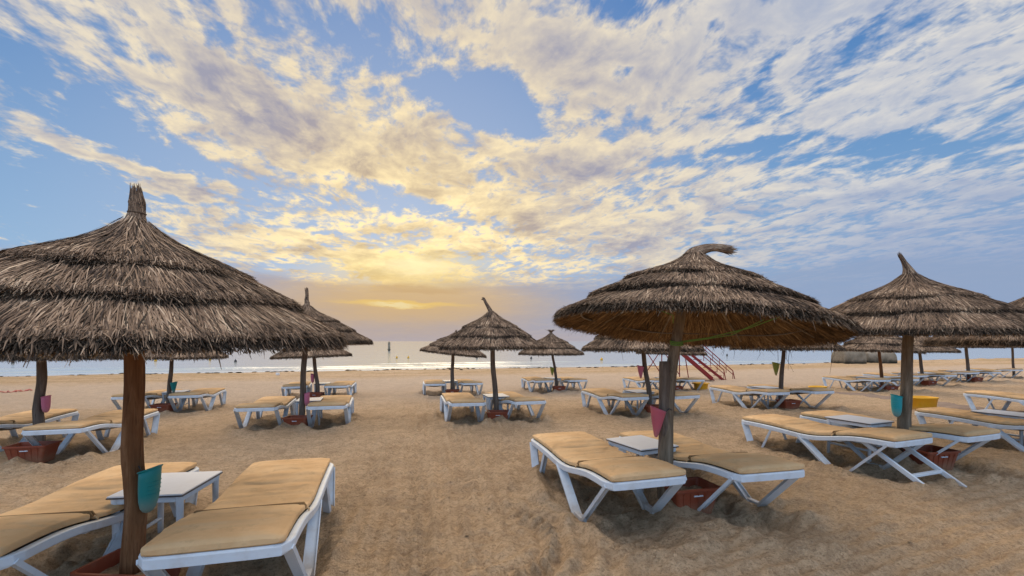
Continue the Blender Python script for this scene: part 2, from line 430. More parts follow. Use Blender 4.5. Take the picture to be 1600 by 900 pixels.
M_weed, q = mat('seaweed', .8, .2)
q.set(q.bsdf.inputs['Base Color'], q.ramp(q.noise(q.obj, 9, 4, .6), [(.3, (.03, .022, .014)), (.7, (.10, .07, .04))]))

# ------------------------------------------------------------------ layout: parasols, loungers, tables, crates
# every spot is a ground position worked out from where the thing stands in the place
def gz(x, y): return float(g0(x, y))
YAW = 15.0
# key, pole base (photo px), canopy radius, pole lean (dx, dy over 1.6 m), tilt (rx, ry) rad, rim height, finial, wood, yaw
SITES = [
 # key  pole base        R     lean          tilt            rim   finial    wood   yaw
 ('A', (-2.35, 2.85),   1.21, (.05, .0),   (.022, .02),    1.59, 'broom',  'red',  15),
 ('B', (1.44, 4.32),    1.28, (.24, .04),  (-.075, .095), 1.69, 'hook',   'tan',  15),
 ('C', (4.94, 5.81),    1.27, (.06, .0),   (.01, .0),     1.68, 'horn',   'tan',  20),
 ('D', (-7.10, 6.90),   1.18, (.08, .0),   (.0, .02),     1.45, 'spike',  'grey', 15),
 ('E', (470, 664),      1.22, (.13, .0),   (-.01, -.02),  1.66, 'spike',  'grey', 15),
 ('F', (496, 622),      1.22, (-.15, .0),  (.0, -.035),   1.40, 'stub',   'grey', 15),
 ('G', (263, 642),      1.22, (.12, .0),   (.0, .02),     1.42, 'stub',   'grey', 15),
 ('M', (775, 655),      1.13, (-.10, .0),  (.0, .0),      1.55, 'curl',   'grey', 15),
 ('N', (706, 617),      1.14, (.05, .0),   (.0, .11),     1.47, 'stub',   'grey', 15),
 ('O', (870, 611),      1.22, (-.22, .0),  (.0, .0),      1.42, 'tuft',   'grey', 15),
 ('K', (1015, 645),     1.36, (-.20, .0),  (.0, .0),      1.50, 'stub',   'grey', 15),
 ('Q', (1050, 611),     1.22, (-.05, .0),  (.0, .02),     1.40, 'stub',   'grey', 15),
 ('T', (1220, 636),     1.24, (.09, .0),   (.0, .0),      1.50, 'stub',   'grey', 15),
 ('R', (7.55, 6.50),    1.25, (.0, .0),    (.0, .0),      1.55, 'spike',  'tan',  20),
 ('S', (11.6, 9.2),     1.25, (.0, .0),    (.0, .0),      1.50, 'stub',   'grey', 18),
 ('U', (1378, 611),     1.25, (-.12, .0),  (.0, .03),     1.42, 'stub',   'red',  15),
 ('V', (1441, 602),     1.22, (-.13, .0),  (.0, .0),      1.40, 'stub',   'grey', 15),
 ('W', (1514, 596),     1.25, (-.18, .0),  (.0, .0),      1.58, 'stub',   'grey', 15),
 ('X', (1584, 590),     1.25, (-.10, .0),  (.0, .0),      1.58, 'stub',   'grey', 15),
]
# words that single each parasol out
WHO = {
 'A': 'the nearest parasol at far left', 'B': 'the parasol with the tip hooked right',
 'C': 'the large parasol with the turquoise bucket', 'D': 'the far-left parasol with the magenta bucket',
 'E': 'the parasol with the slim upright spike', 'F': 'the spikeless parasol behind the slim-spiked one',
 'G': 'the parasol with the small teal bucket', 'M': 'the middle parasol with the leftward curled tip',
 'N': 'the right-drooping parasol behind the middle one', 'O': 'the parasol with the bushy tufted tip',
 'K': 'the parasol before the red slide', 'Q': 'the parasol right at the red slide',
 'T': 'the parasol behind the hooked-tip one', 'R': 'the parasol cut by the right edge',
 'S': 'the parasol beyond the right edge', 'U': 'the parasol before the concrete block',
 'V': 'the second of four far-right parasols', 'W': 'the third of four far-right parasols',
 'X': 'the furthest of four far-right parasols'}
PLAB = {
 'A': 'largest grey thatched parasol at far left, upright broom-like tip, reddish-brown pole',
 'B': 'tilted thatched parasol showing golden underside, its frayed tip hooked to the right',
 'C': 'wide thatched parasol at right with a thin tip leaning left over a pale pole',
 'D': 'thatched parasol half hidden behind the nearest one at the left edge, magenta bucket below',
 'E': 'thatched parasol with a slim upright spike, left of the sunset',
 'F': 'small flat-looking thatched parasol just behind the slim-spiked one, left of the sunset',
 'G': 'thatched parasol hidden behind the nearest one, its dark pole right of the big brown pole',
 'M': 'middle thatched parasol whose thin tip curls to the left, above the sandy aisle',
 'N': 'thatched parasol drooping to the right just behind and left of the middle one',
 'O': 'small thatched parasol with a bushy tufted tip near the shoreline',
 'K': 'thatched parasol on a leaning dark pole in front of the red slide',
 'Q': 'low thatched parasol next to the red slide, mostly hidden by a fork-posted pole',
 'T': 'thatched parasol hidden behind the hooked-tip one, olive bucket on its pole',
 'R': 'thatched parasol cut off by the right edge, behind the wide right one',
 'S': 'thatched parasol whose left rim alone shows at the right edge',
 'U': 'thatched parasol in front of the concrete block by the water',
 'V': 'thatched parasol on a leaning pole just right of the concrete block',
 'W': 'far thatched parasol on a steeply leaning pole, third from the concrete block',
 'X': 'furthest thatched parasol on a crooked pole at the far right'}
POLE = {}
for s_ in SITES:
    a = s_[1]
    POLE[s_[0]] = Vector((a[0], a[1], gz(a[0], a[1]))) if abs(a[0]) < 40 and abs(a[1]) < 40 else ray(*a)
YAWS = {s_[0]: s_[8] for s_ in SITES}
L_LEN, L_W = 2.05, .74
# loungers: key, side, head-left corner, yaw
LOUNGERS = []
explicit = {('A', 'right'): ((-1.90, 2.29), 15), ('A', 'left'): ((-3.25, 2.17), 10.5), ('B', 'left'): ((.735, 3.53), 15), ('B', 'right'): ((1.81, 3.72), 15),
            ('C', 'left'): ((4.09, 4.95), 20), ('C', 'right'): ((5.11, 5.20), 20), ('D', 'right'): ((-6.45, 6.02), 14), ('R', 'left'): ((7.2, 5.57), 19.5)}
for k in POLE:
    p = POLE[k]
    for side, (ox, oy) in (('left', (-.86, -.80)), ('right', (.38, -.60))):
        jx, jy = (mnoise.noise(p * 3) * .12, mnoise.noise(p * 5) * .12)
        if (k, side) in explicit: (x, y), yw = explicit[(k, side)]
        else: x, y, yw = p.x + ox + jx, p.y + oy + jy, YAWS[k] + mnoise.noise(p * 2.3 + Vector((ox, 0, 0))) * 9
        LOUNGERS.append((k, side, x, y, yw))
skip = {('S', 'right'), ('X', 'right'), ('R', 'right')}
LOUNGERS = [l for l in LOUNGERS if (l[0], l[1]) not in skip]
def lounger_origin(x, y, yw):
    a = R(yw); c = Vector((math.cos(a), math.sin(a), 0))
    o = Vector((x, y, 0)) + c * (L_W / 2)
    m = o + Vector((-math.sin(a), math.cos(a), 0)) * 1.0
    return Vector((o.x, o.y, gz(m.x, m.y)))

# ------------------------------------------------------------------ terrain
def hollow(x, y):
    h = 0 * x
    for (k, side, lx, ly, yw) in LOUNGERS:
        o = lounger_origin(lx, ly, yw); a = R(yw)
        X, Y = x - o.x, y - o.y
        u = X * math.cos(a) + Y * math.sin(a); v = -X * math.sin(a) + Y * math.cos(a)
        r = np.sqrt((u / .42) ** 2 + ((v - .85) / 1.0) ** 2)
        h = h - .085 * np.clip(1.25 - r, 0, .6) / .6 + .05 * np.exp(-((r - 1.22) / .22) ** 2)
    for k, p in POLE.items():
        r = np.hypot(x - p.x, y - p.y); h = h + .03 * np.exp(-(r / .35) ** 2)
    return h
sw = ray(745, 850)
def height(x, y):
    x = np.asarray(x, float); y = np.asarray(y, float)
    s = y - SLOPE * x
    z = g0(x, y)
    dry = np.clip((38.0 - s) / 3, 0, 1)
    z = z + .07 * fbm(x * .22, y * .30, 3, 3) * dry
    z = z + .030 * fbm(x * 1.3, y * 1.5, 11, 3) * dry
    lump = fbm(x * 5.5, y * 6.5, 21, 4, .6)
    z = z + .023 * lump * dry + .017 * fbm(x * 15, y * 17, 23, 2, .6) * dry * np.clip((16 - y) / 6, 0, 1)
    churn = np.clip(fbm(x * .45, y * .6, 31, 2) * 3 + .25, 0, 1)
    z = z + .050 * np.abs(fbm(x * 3.2, y * 3.8, 41, 3)) * churn * dry
    # far dry sand is trampled
    z = z + .05 * fbm(x * 1.5, y * 3.0, 51, 3, .6) * np.clip((s - 12) / 6, 0, 1) * dry
    # raked aisle: fine lines running to the sea, with cross drags
    ais = np.exp(-((x / np.maximum(y, 1) + .14 + .05 * np.sin(y * .5)) / .22) ** 2)
    z = z + .014 * ais * np.sin((x + .18 * y + .10 * fbm(x, y * .4, 61, 2)) * 46) * (y < 14)
    z = z + .034 * ais * vnoise(x * 1.0, y * 9, 71) * (y < 14)
    # curved tyre track
    r = np.hypot((x - sw.x), (y - sw.y) * .9); th = np.arctan2(y - sw.y, x - sw.x)
    rw = r + .10 * fbm(x * 2, y * 2, 81, 2)
    m = np.exp(-((rw - .75) / .42) ** 2) * np.clip(np.cos(th + .5) * 1.4 + .45, 0, 1)
    z = z + m * (.030 * np.sin(rw * 34) + .035 * np.sign(np.sin(th * 30)) * np.exp(-((rw - .62) / .07) ** 2))
    # tyre tracks up the aisle, pressed in with a cross tread
    for a_, b_, c_ in ((-.30, -.145, .5), (.42, -.165, 1.3), (-1.0, -.10, 2.2), (-.05, -.02, 3.0), (.75, .02, .2)):
        xc = a_ + b_ * y + .12 * np.sin(y * .55 + c_); u = (x - xc) / .13; w_ = np.exp(-u ** 4) * (y < 22) * np.clip(fbm(x * .6, y * .5, 37 + int(c_ * 10), 2) * 2.5 + .75, 0, 1)
        z = z + w_ * (-.022 + .018 * np.sin(y * 52 + np.abs(u) * 2.5)) + .014 * np.exp(-((np.abs(u) - 1.25) / .25) ** 2) * (w_ > -1) * (y < 22)
    # raked furrows running away to the right in the foreground
    fr = np.exp(-((x - 2.6) / 1.9) ** 2 - ((y - 2.7) / 1.0) ** 2) + .8 * np.exp(-((x - 5.5) / 1.6) ** 2 - ((y - 4.2) / .7) ** 2)
    z = z + fr * .022 * np.sin((y - .42 * x + .10 * fbm(x * 1.1, y * 1.1, 39, 2)) * 40)
    z = z + hollow(x, y) * (1 + 2.2 * fbm(x * 4, y * 4, 91, 3))
    # low dunes along the far right of the shore
    z = z + .28 * np.exp(-((s - 36.5) / 2.2) ** 2) * np.clip((x - 30) / 6, 0, 1) * (.8 + fbm(x * .5, y * .5, 95, 3))
    # weed-strewn berm along the shore on the left
    z = z + .10 * np.exp(-((s - 36.6) / .9) ** 2) * np.clip((6 - x) / 10, 0, 1) * (.7 + fbm(x * .7, y * .7, 97, 3))
    return z
nr, nc = 820, 820
yy = np.geomspace(.35, 110, nr) - 1.6
kk = np.linspace(-2.3, 2.3, nc); kk = kk * (.55 + .45 * (np.abs(kk) / 2.3) ** 2)
Y = np.repeat(yy[:, None], nc, 1); X = kk[None, :] * (Y + 2.0)
Z = height(X, Y)
V = np.stack([X, Y, Z], -1).reshape(-1, 3)
ii = np.arange(nr - 1)[:, None] * nc + np.arange(nc - 1)[None, :]
Fq = np.stack([ii, ii + 1, ii + nc + 1, ii + nc], -1).reshape(-1, 4)
o = link('sand_ground', np_mesh('sand_ground', V, Fq, [M_sand])); tag(o, kind='structure')
mb = MB(); mb.add([(-6000, -3000, -5), (6000, -3000, -5), (6000, 9000, -5), (-6000, 9000, -5)], [(0, 1, 2, 3)])
o = link('seabed', mb.mesh('seabed', M_sand)); tag(o, kind='structure')
# land beside and behind the near sheet
mb = MB()
mb.add([(-400, -300, -.25), (400, -300, -.25), (400, -1.0, -.25), (-400, -1.0, -.25)], [(0, 1, 2, 3)])
o = link('sand_terrain', mb.mesh('sand_terrain', M_sand)); tag(o, kind='structure')
# sea: from the shore out to the horizon
mb = MB(); rows = [0, .6, 1.5, 3, 6, 12, 25, 60, 200, 800, 3000, 9000]
xs = [-6000, -1500, -400, -120] + [-90 + i * 1.5 for i in range(121)] + [120, 400, 1500, 6000]
vs = []; fs = []
for j, r_ in enumerate(rows):
    for i, x in enumerate(xs):
        xc = max(-120, min(120, x))
        sh = 36.6 + SLOPE * xc
        vs.append((x, sh + r_, WATER_Z))
for j in range(len(rows) - 1):
    for i in range(len(xs) - 1):
        a_ = j * len(xs) + i; fs.append((a_, a_ + 1, a_ + len(xs) + 1, a_ + len(xs)))
mb.add(vs, fs); o = link('sea_water', mb.mesh('sea_water', M_water)); tag(o, kind='structure')
# small breaking wavelets and the wash at the edge, as low swells with foam crests
mb = MB()
def swell(x0, x1, off, h, w, mi):
    n = max(8, int((x1 - x0) / .8)); rr = []
    for i in range(n + 1):
        x = x0 + (x1 - x0) * i / n; f = max(0.0, math.sin(math.pi * i / n)) ** .6
        y = 38.3 + SLOPE * x + off + .5 * mnoise.noise(Vector((x * .15, off, 0))) + .15 * mnoise.noise(Vector((x * .7, off, 3)))
        hh = h * f * (.7 + .6 * mnoise.noise(Vector((x * .3, off, 5)))) ; ww = w * (.6 + .5 * f)
        rr.append([(x, y - ww * .35, WATER_Z - .02), (x, y - ww * .1, WATER_Z + hh), (x, y + ww * .2, WATER_Z + hh * .8), (x, y + ww, WATER_Z - .02)])
    mb.loft(rr, mi, True, False, False)
for a_ in [(-48, -22, 4.5, .09, .9, 0), (-34, -6, 6.5, .10, 1.0, 0), (-20, 4, 3.8, .07, .7, 0), (-9, 2, 7.0, .09, 1.0, 0), (-14, 8, 11, .10, 1.2, 0), (6, 22, 3.2, .09, 1.1, 0),
           (14, 34, 5.5, .10, 1.3, 0), (-60, -30, 10, .10, 1.2, 0), (24, 44, 3.5, .09, 1.2, 0)]: swell(*a_)
for a_ in [(-60, -20, .25, .035, .5, 1), (-24, 6, .3, .035, .5, 1), (2, 30, .3, .04, .6, 1), (26, 50, .4, .04, .6, 1), (-40, 0, 1.6, .03, .35, 1), (4, 24, 1.5, .03, .3, 1)]: swell(*a_)
o = link('wavelets', mb.mesh('wavelets', M_water, M_foam)); tag(o, kind='stuff')

def zt(x, y): return float(height(np.array([x]), np.array([y]))[0])
# dark strip of sand that curves through the right-hand loungers
pts = [ray(1108, 604), ray(1180, 607), ray(1250, 611), ray(1330, 616), ray(1400, 623), ray(1460, 631), ray(1530, 641), ray(1600, 651), ray(1700, 664)]
def cr(P_, t):
    n = len(P_) - 1; i = min(int(t * n), n - 1); u = t * n - i
    p0, p1, p2, p3 = P_[max(i - 1, 0)], P_[i], P_[i + 1], P_[min(i + 2, n)]
    return .5 * ((2 * p1) + (p2 - p0) * u + (2 * p0 - 5 * p1 + 4 * p2 - p3) * u * u + (3 * p1 - p0 - 3 * p2 + p3) * u ** 3)
N_ = 150; vs = []
for i in range(N_ + 1):
    c0 = cr(pts, i / N_); c1 = cr(pts, min(1, i / N_ + .01)); c_1 = cr(pts, max(0, i / N_ - .01)); t = (c1 - c_1); t.z = 0; t.normalize(); nn = Vector((-t.y, t.x, 0))
    for j in range(13):
        wd = .42 + .22 * mnoise.noise(Vector((i * .15, (j > 6) * 9, 2)))
        q_ = c0 + nn * ((j - 6) / 6 * wd); e_ = abs(j - 6) / 6
        vs.append((q_.x, q_.y, q_.z))
vs = np.array(vs); hz_ = height(vs[:, 0], vs[:, 1]); jj = np.tile(np.abs(np.arange(13) - 6) / 6, N_ + 1)
vs[:, 2] = hz_ + np.where(jj > .95, -.02, .016)
ii = np.arange(N_)[:, None] * 13 + np.arange(12)[None, :]
Fq = np.stack([ii, ii + 13, ii + 14, ii + 1], -1).reshape(-1, 4)
o = link('path', np_mesh('path', vs, Fq, [M_strip])); tag(o, kind='structure')

# ------------------------------------------------------------------ thatch
PROF = [(.045, .70), (.075, .675), (.11, .64), (.20, .555), (.32, .49), (.45, .432), (.58, .372), (.68, .320), (.84, .232), (.95, .170), (1.10, .085), (1.25, .0)]
PR = np.array([a for a, b in PROF]); PZ = np.array([b for a, b in PROF])
def prof(r): return np.interp(r, PR, PZ)
def make_layer(name, r0, r1, up, n_straw, w, seed, under=False, lowres=False):
    """one tier of thatch: a thick shell with thousands of separate straws lying down the slope"""
    rng = np.random.default_rng(seed)
    A = 72 if not lowres else 40; K = 9
    V = []; F = []; mi = []; st = []; mo = []
    th = np.arange(A) * 2 * np.pi / A
    def wob(t_, k): return .022 * np.sin(3 * t_ + seed) + .016 * np.sin(7 * t_ + seed * 2.1 + k) + .010 * np.sin(13 * t_ + seed)
    rr = np.linspace(r0, r1 - .02, K)
    rings = []
    for i, r in enumerate(rr):
        rt = r + wob(th, 0) * (i / (K - 1)); z = prof(r) + up + .008 * np.sin(5 * th + i + seed) * (r > .2)
        rings.append(np.stack([rt * np.cos(th), rt * np.sin(th), z + 0 * th], -1))
    nt_ = len(rings)
    thick = .055 if not under else .05
    for i, r in enumerate(rr[::-1]):
        rt = r - .015 + wob(th, 0) * ((K - 1 - i) / (K - 1)); z = prof(r) + up - thick
        rings.append(np.stack([rt * np.cos(th), rt * np.sin(th), z + 0 * th], -1))
    base = np.concatenate(rings); V.append(base); nb = len(base)
    for i in range(len(rings) - 1):
        a = i * A + np.arange(A); b = i * A + (np.arange(A) + 1) % A
        F.append(np.stack([a, b, b + A, a + A], -1)); mi.append(np.full(A, 1 if (under and i >= nt_ - 1) else 0))
    st.append(np.full(nb, .25)); mo.append(np.zeros(nb)); cnt = nb
    def straws(n, kind):
        nonlocal cnt
        t = rng.uniform(0, 2 * np.pi, n)
        if kind == 'top':
            u = rng.uniform(0, 1, n); r = np.sqrt(r0 ** 2 + (r1 ** 2 - r0 ** 2) * u); ln = rng.uniform(.14, .34, n); lift = up + rng.uniform(.004, .020, n)
            r = np.minimum(r, r1 - .05); e = r + ln * .9; over = e > r1 - .01; ln = np.where(over, np.maximum(r1 - r + rng.uniform(-.03, .012, n), .05), ln)
            ya = rng.normal(0, .16, n); mould_shade = (rng.uniform(0, 1, n) < .06) * 1.0
        elif kind == 'edge':
            r = r1 - rng.uniform(.03, .10, n); ln = rng.uniform(.03, .085, n) + (r1 - r) * .5; lift = up + rng.uniform(-.050, .016, n)
            ya = rng.normal(0, .48, n); mould_shade = np.where(rng.uniform(0, 1, n) < .66, rng.uniform(.6, 1, n), 0) * np.where(lift > up + .004, .35, 1)
        elif kind == 'face':
            r = r1 - rng.uniform(.0, .03, n); ln = rng.uniform(.02, .045, n); lift = up - rng.uniform(.002, .048, n)
            ya = rng.normal(0, .7, n); mould_shade = rng.uniform(.65, 1, n)  # dark stubs: mouldy cut ends plus painted shade under the tier edge
        elif kind == 'hang':
            r = r1 - rng.uniform(.02, .14, n); ln = rng.uniform(.02, .05, n) + .05 * (rng.uniform(0, 1, n) < .04); lift = up - rng.uniform(.03, .055, n)
            ya = rng.normal(0, .6, n); mould_shade = rng.uniform(0, .7, n)
        elif kind == 'under':
            u = rng.uniform(0, 1, n); r = np.sqrt(.10 ** 2 + (r1 ** 2 - .1 ** 2) * u); ln = rng.uniform(.18, .42, n); lift = -.052 - rng.uniform(0, .022, n)
            ln = np.minimum(ln, np.maximum(r1 - r, .06) + rng.uniform(-.05, .03, n)); ln = np.maximum(ln, .05); ya = rng.normal(0, .22, n); mould_shade = (rng.uniform(0, 1, n) < .05) * .8
        ww = w * rng.uniform(.6, 1.5, n) / 2
        c, s = np.cos(t), np.sin(t); wr = wob(t, 0); wl = rng.uniform(-1, 1, n)
        pos = []
        for q, fr in enumerate((0, .5, 1.0)):
            rad = r + ln * fr * np.cos(ya) * .92; tang = ln * fr * np.sin(ya)
            if kind in ('edge', 'hang', 'face'): rad = np.minimum(rad, r1 + .022 + .02 * wl)
            if kind == 'under': rad = np.minimum(rad, r1 - .01)
            rs = rad + wr * np.clip((rad - r0) / (r1 - r0), 0, 1)
            z = prof(np.minimum(rad, 1.25)) + np.where(rad > 1.25, -(rad - 1.25) * 1.0, 0) + lift
            if kind == 'top': z = z + .010 * math.sin(math.pi * fr) * rng.uniform(-.3, 1.4, n) - .006 * fr
            if kind == 'edge': z = z - .30 * ln * fr ** 2 * wl
            if kind == 'hang': z = z - ln * fr * (.45 + .3 * wl)
            if kind == 'under': z = z - .012 * math.sin(math.pi * fr)
            x = rs * c - tang * s; y = rs * s + tang * c
            wx, wy = -s * np.cos(ya) - c * np.sin(ya), c * np.cos(ya) - s * np.sin(ya)
            k_ = ww * (1.0 if q < 2 else .35)
            tw = rng.uniform(-.6, .6, n) * k_
            pos.append(np.stack([x - wx * k_, y - wy * k_, z - tw], -1)); pos.append(np.stack([x + wx * k_, y + wy * k_, z + tw], -1))
        P_ = np.stack(pos, 1).reshape(-1, 3)
        b = cnt + np.arange(n) * 6
        F.append(np.stack([b, b + 1, b + 3, b + 2], -1)); F.append(np.stack([b + 2, b + 3, b + 5, b + 4], -1))
        m_ = 1 if kind == 'under' else 0
        mi.append(np.full(2 * n, m_)); V.append(P_)
        sv_ = np.clip(rng.normal(.44, .28, n), 0, 1); st.append(np.repeat(sv_, 6)); mo.append(np.repeat(mould_shade, 6)); cnt += 6 * n
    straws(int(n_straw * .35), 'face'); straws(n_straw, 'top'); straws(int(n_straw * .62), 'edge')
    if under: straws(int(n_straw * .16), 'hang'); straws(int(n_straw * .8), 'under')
    me = np_mesh(name, np.concatenate(V), np.concatenate(F), [M_thatch, M_under], False, np.concatenate(mi), {'straw': np.concatenate(st), 'mould_shade': np.concatenate(mo)})
    return me
def make_canopy(seed, hi):
    k = 1.5 if hi else .34; w = .0050 if hi else .011
    return [make_layer('thatch_tier', .05, .66, .074, int(6000 * k), w, seed, lowres=not hi),
            make_layer('thatch_tier', .52, .95, .048, int(7500 * k), w, seed + 1, lowres=not hi),
            make_layer('thatch_tier', .78, 1.25, .0, int(11000 * k), w, seed + 2, under=True, lowres=not hi)]
def inner_cone(hi):
    """lining of the canopy seen from below: reaches from the pole to the lowest tier"""
    A = 56; rng = np.random.default_rng(5); th = np.arange(A) * 2 * np.pi / A; rr = np.linspace(.06, 1.10, 8)
    V = [np.stack([r * np.cos(th), r * np.sin(th), prof(r) - .045 + 0 * th], -1) for r in rr]; F = []
    for i in range(7):
        a = i * A + np.arange(A); b = i * A + (np.arange(A) + 1) % A; F.append(np.stack([a, a + A, b + A, b], -1))
    V = np.concatenate(V)
    return np_mesh('thatch_lining', V, np.concatenate(F), [M_under], True, None, {'straw': rng.uniform(0, 1, len(V)), 'mould_shade': np.zeros(len(V))})
CAN_HI = [make_canopy(11, True), make_canopy(57, True)]
CAN_LO = [make_canopy(31, False), make_canopy(83, False)]
LINING = inner_cone(True)
mb = MB()
for r_, zz in ((.52, .055), (1.02, .055)):
    pts_ = [(r_ * math.cos(a), r_ * math.sin(a), float(prof(r_)) - .075 - .012 * math.sin(a * 5)) for a in [i * 2 * math.pi / 40 for i in range(41)]]
    mb.tube(pts_, .009, 6)
HOOPS = mb.mesh('hoop', M_blackp)
mb = MB()
for i in range(8):
    a = i * math.pi / 4 + .2
    mb.tube([(.05 * math.cos(a), .05 * math.sin(a), .60), (.6 * math.cos(a), .6 * math.sin(a), float(prof(.6)) - .085), (1.12 * math.cos(a), 1.12 * math.sin(a), float(prof(1.12)) - .075)], [.017, .014, .010], 6)
RAFTERS = mb.mesh('rafter_frame', M_wood_tan)

def bundle(name, path, radii, seed, n=420, w=.006, fray=.03, binds=()):
    """a tied bundle of straw along a bent path"""
    rng = random.Random(seed); P_ = [Vector(p) for p in path]
    mb = MB(); core = [r * .82 for r in radii]; mb.tube(P_, core, 10)
    def at(t):
        q_ = cr(P_, min(max(t, 0), 1)); r_ = float(np.interp(t, np.linspace(0, 1, len(radii)), radii)); return q_, r_
    st = [.3] * len(mb.v)
    for i in range(n):
        t0 = rng.uniform(-.02, .85); t1 = min(t0 + rng.uniform(.15, .45), 1.0 + rng.uniform(0, .10)); a = rng.uniform(0, 2 * math.pi); da = rng.uniform(-.5, .5)
        sv_ = min(1, max(0, rng.gauss(.42, .24))); rings = []
        for k in range(4):
            t = t0 + (t1 - t0) * k / 3; q_, r_ = at(t); q2, _ = at(min(t, .97) + .03); q1, _ = at(min(t, .97)); tn = (q2 - q1).normalized()
            sd = Vector((0, 1, 0)) if abs(tn.y) < .8 else Vector((1, 0, 0)); u_ = (sd - tn * sd.dot(tn)).normalized(); v_ = tn.cross(u_)
            aa = a + da * k / 3; out = u_ * math.cos(aa) + v_ * math.sin(aa)
            ex = (fray * rng.uniform(.0, 1.0) * max(0, (t - .8) / .2) if t > .8 else 0) + rng.uniform(0, .004)
            if t > 1: q_ = q_ + tn * (t - 1) * .6
            c_ = q_ + out * (r_ + ex); tan = tn.cross(out) * (w / 2 * (1 if k < 3 else .4))
            rings += [c_ - tan, c_ + tan]
        b = len(mb.v); mb.add(rings, [(0, 1, 3, 2), (2, 3, 5, 4), (4, 5, 7, 6)]); st += [sv_] * 8
    for t, k in binds:
        q_, r_ = at(t); q2, _ = at(min(1, t + .03)); tn = (q2 - q_).normalized(); sd = Vector((0, 1, 0)); u_ = (sd - tn * sd.dot(tn)).normalized(); v_ = tn.cross(u_)
        b = len(mb.v); mb.tube([q_ + (u_ * math.cos(x) + v_ * math.sin(x)) * (r_ + .004) for x in [j * 2 * math.pi / 14 for j in range(15)]], k, 5, 0, False); st += [.1] * (len(mb.v) - b)
    me = mb.mesh(name, M_thatch, M_under)
    a = me.attributes.new('straw', 'FLOAT', 'POINT')
    if len(me.vertices) == len(st): a.data.foreach_set('value', st)
    me.attributes.new('mould_shade', 'FLOAT', 'POINT')
    return me
FIN = {
 'broom': dict(path=[(0, 0, .60), (.0, 0, .66), (-.002, 0, .71), (.004, 0, .77), (.010, 0, .83), (.010, 0, .88), (.004, 0, .95)], radii=[.115, .088, .080, .048, .040, .042, .026], n=800, fray=.003, binds=((.30, .006), (.62, .005))),
 'hook': dict(path=[(0, 0, .58), (-.01, 0, .66), (-.01, 0, .735), (.04, 0, .79), (.12, 0, .83), (.22, 0, .845), (.33, 0, .83)], radii=[.20, .125, .085, .055, .040, .032, .024], n=900, fray=.028, binds=((.30, .005),)),
 'horn': dict(path=[(0, 0, .63), (.0, 0, .70), (-.01, 0, .76), (-.03, 0, .83), (-.07, 0, .91), (-.12, 0, 1.0)], radii=[.12, .075, .070, .044, .024, .014], n=420, fray=.008, binds=((.35, .005),)),
 'spike': dict(path=[(0, 0, .62), (0, 0, .72), (.01, 0, .80), (.0, 0, .88), (.01, 0, .98), (.0, 0, 1.08)], radii=[.10, .055, .050, .036, .028, .024], n=320, fray=.012, w=.010, binds=((.3, .006), (.6, .005))),
 'curl': dict(path=[(0, 0, .62), (-.01, 0, .72), (-.04, 0, .80), (-.09, 0, .88), (-.14, 0, .96), (-.17, 0, 1.02), (-.19, 0, 1.03)], radii=[.10, .055, .045, .036, .030, .028, .024], n=320, fray=.010, w=.010, binds=((.3, .005),)),
 'tuft': dict(path=[(0, 0, .62), (0, 0, .70), (0, 0, .76), (0, 0, .82), (0, 0, .88)], radii=[.10, .06, .05, .055, .075], n=420, fray=.13, w=.014),
 'stub': dict(path=[(0, 0, .62), (.01, 0, .70), (.0, 0, .76), (.02, 0, .84)], radii=[.10, .055, .042, .026], n=200, fray=.012, w=.012, binds=((.5, .005),)),
}
FINM = {k: bundle('thatch_tip', seed=i * 7 + 3, **v) for i, (k, v) in enumerate(FIN.items())}
WOODS = {'red': M_wood_red, 'grey': M_wood_grey, 'tan': M_wood_tan}
def pole_mesh(pts, rad, m, seed, n=16):
    """knotty trunk: slightly crooked, with flats and knots"""
    mb = MB(); P_ = [Vector(p) for p in pts]; K = 26; rings = []
    for i in range(K + 1):
        t = i / K; c_ = cr(P_, t); r_ = float(np.interp(t, np.linspace(0, 1, len(rad)), rad))
        c_ = c_ + Vector((mnoise.noise(Vector((seed, t * 4, 0))), mnoise.noise(Vector((seed + 9, t * 4, 0))), 0)) * .018
        rings.append([c_ + Vector((math.cos(a), math.sin(a), 0)) * r_ * (1 + .09 * mnoise.noise(Vector((math.cos(a) * 1.3 + seed, math.sin(a) * 1.3, t * 5))) + .05 * mnoise.noise(Vector((math.cos(a) * 3 + seed, math.sin(a) * 3, t * 14)))) for a in [j * 2 * math.pi / n for j in range(n)]])
    mb.loft(rings); return mb.mesh('pole', m)
NEAR = {'A': 0, 'B': 1, 'C': 0, 'D': 1, 'E': 1, 'R': 0}
PR_ = {'A': .056, 'B': .070, 'C': .070, 'D': .062, 'E': .055, 'R': .06}
AX = {}
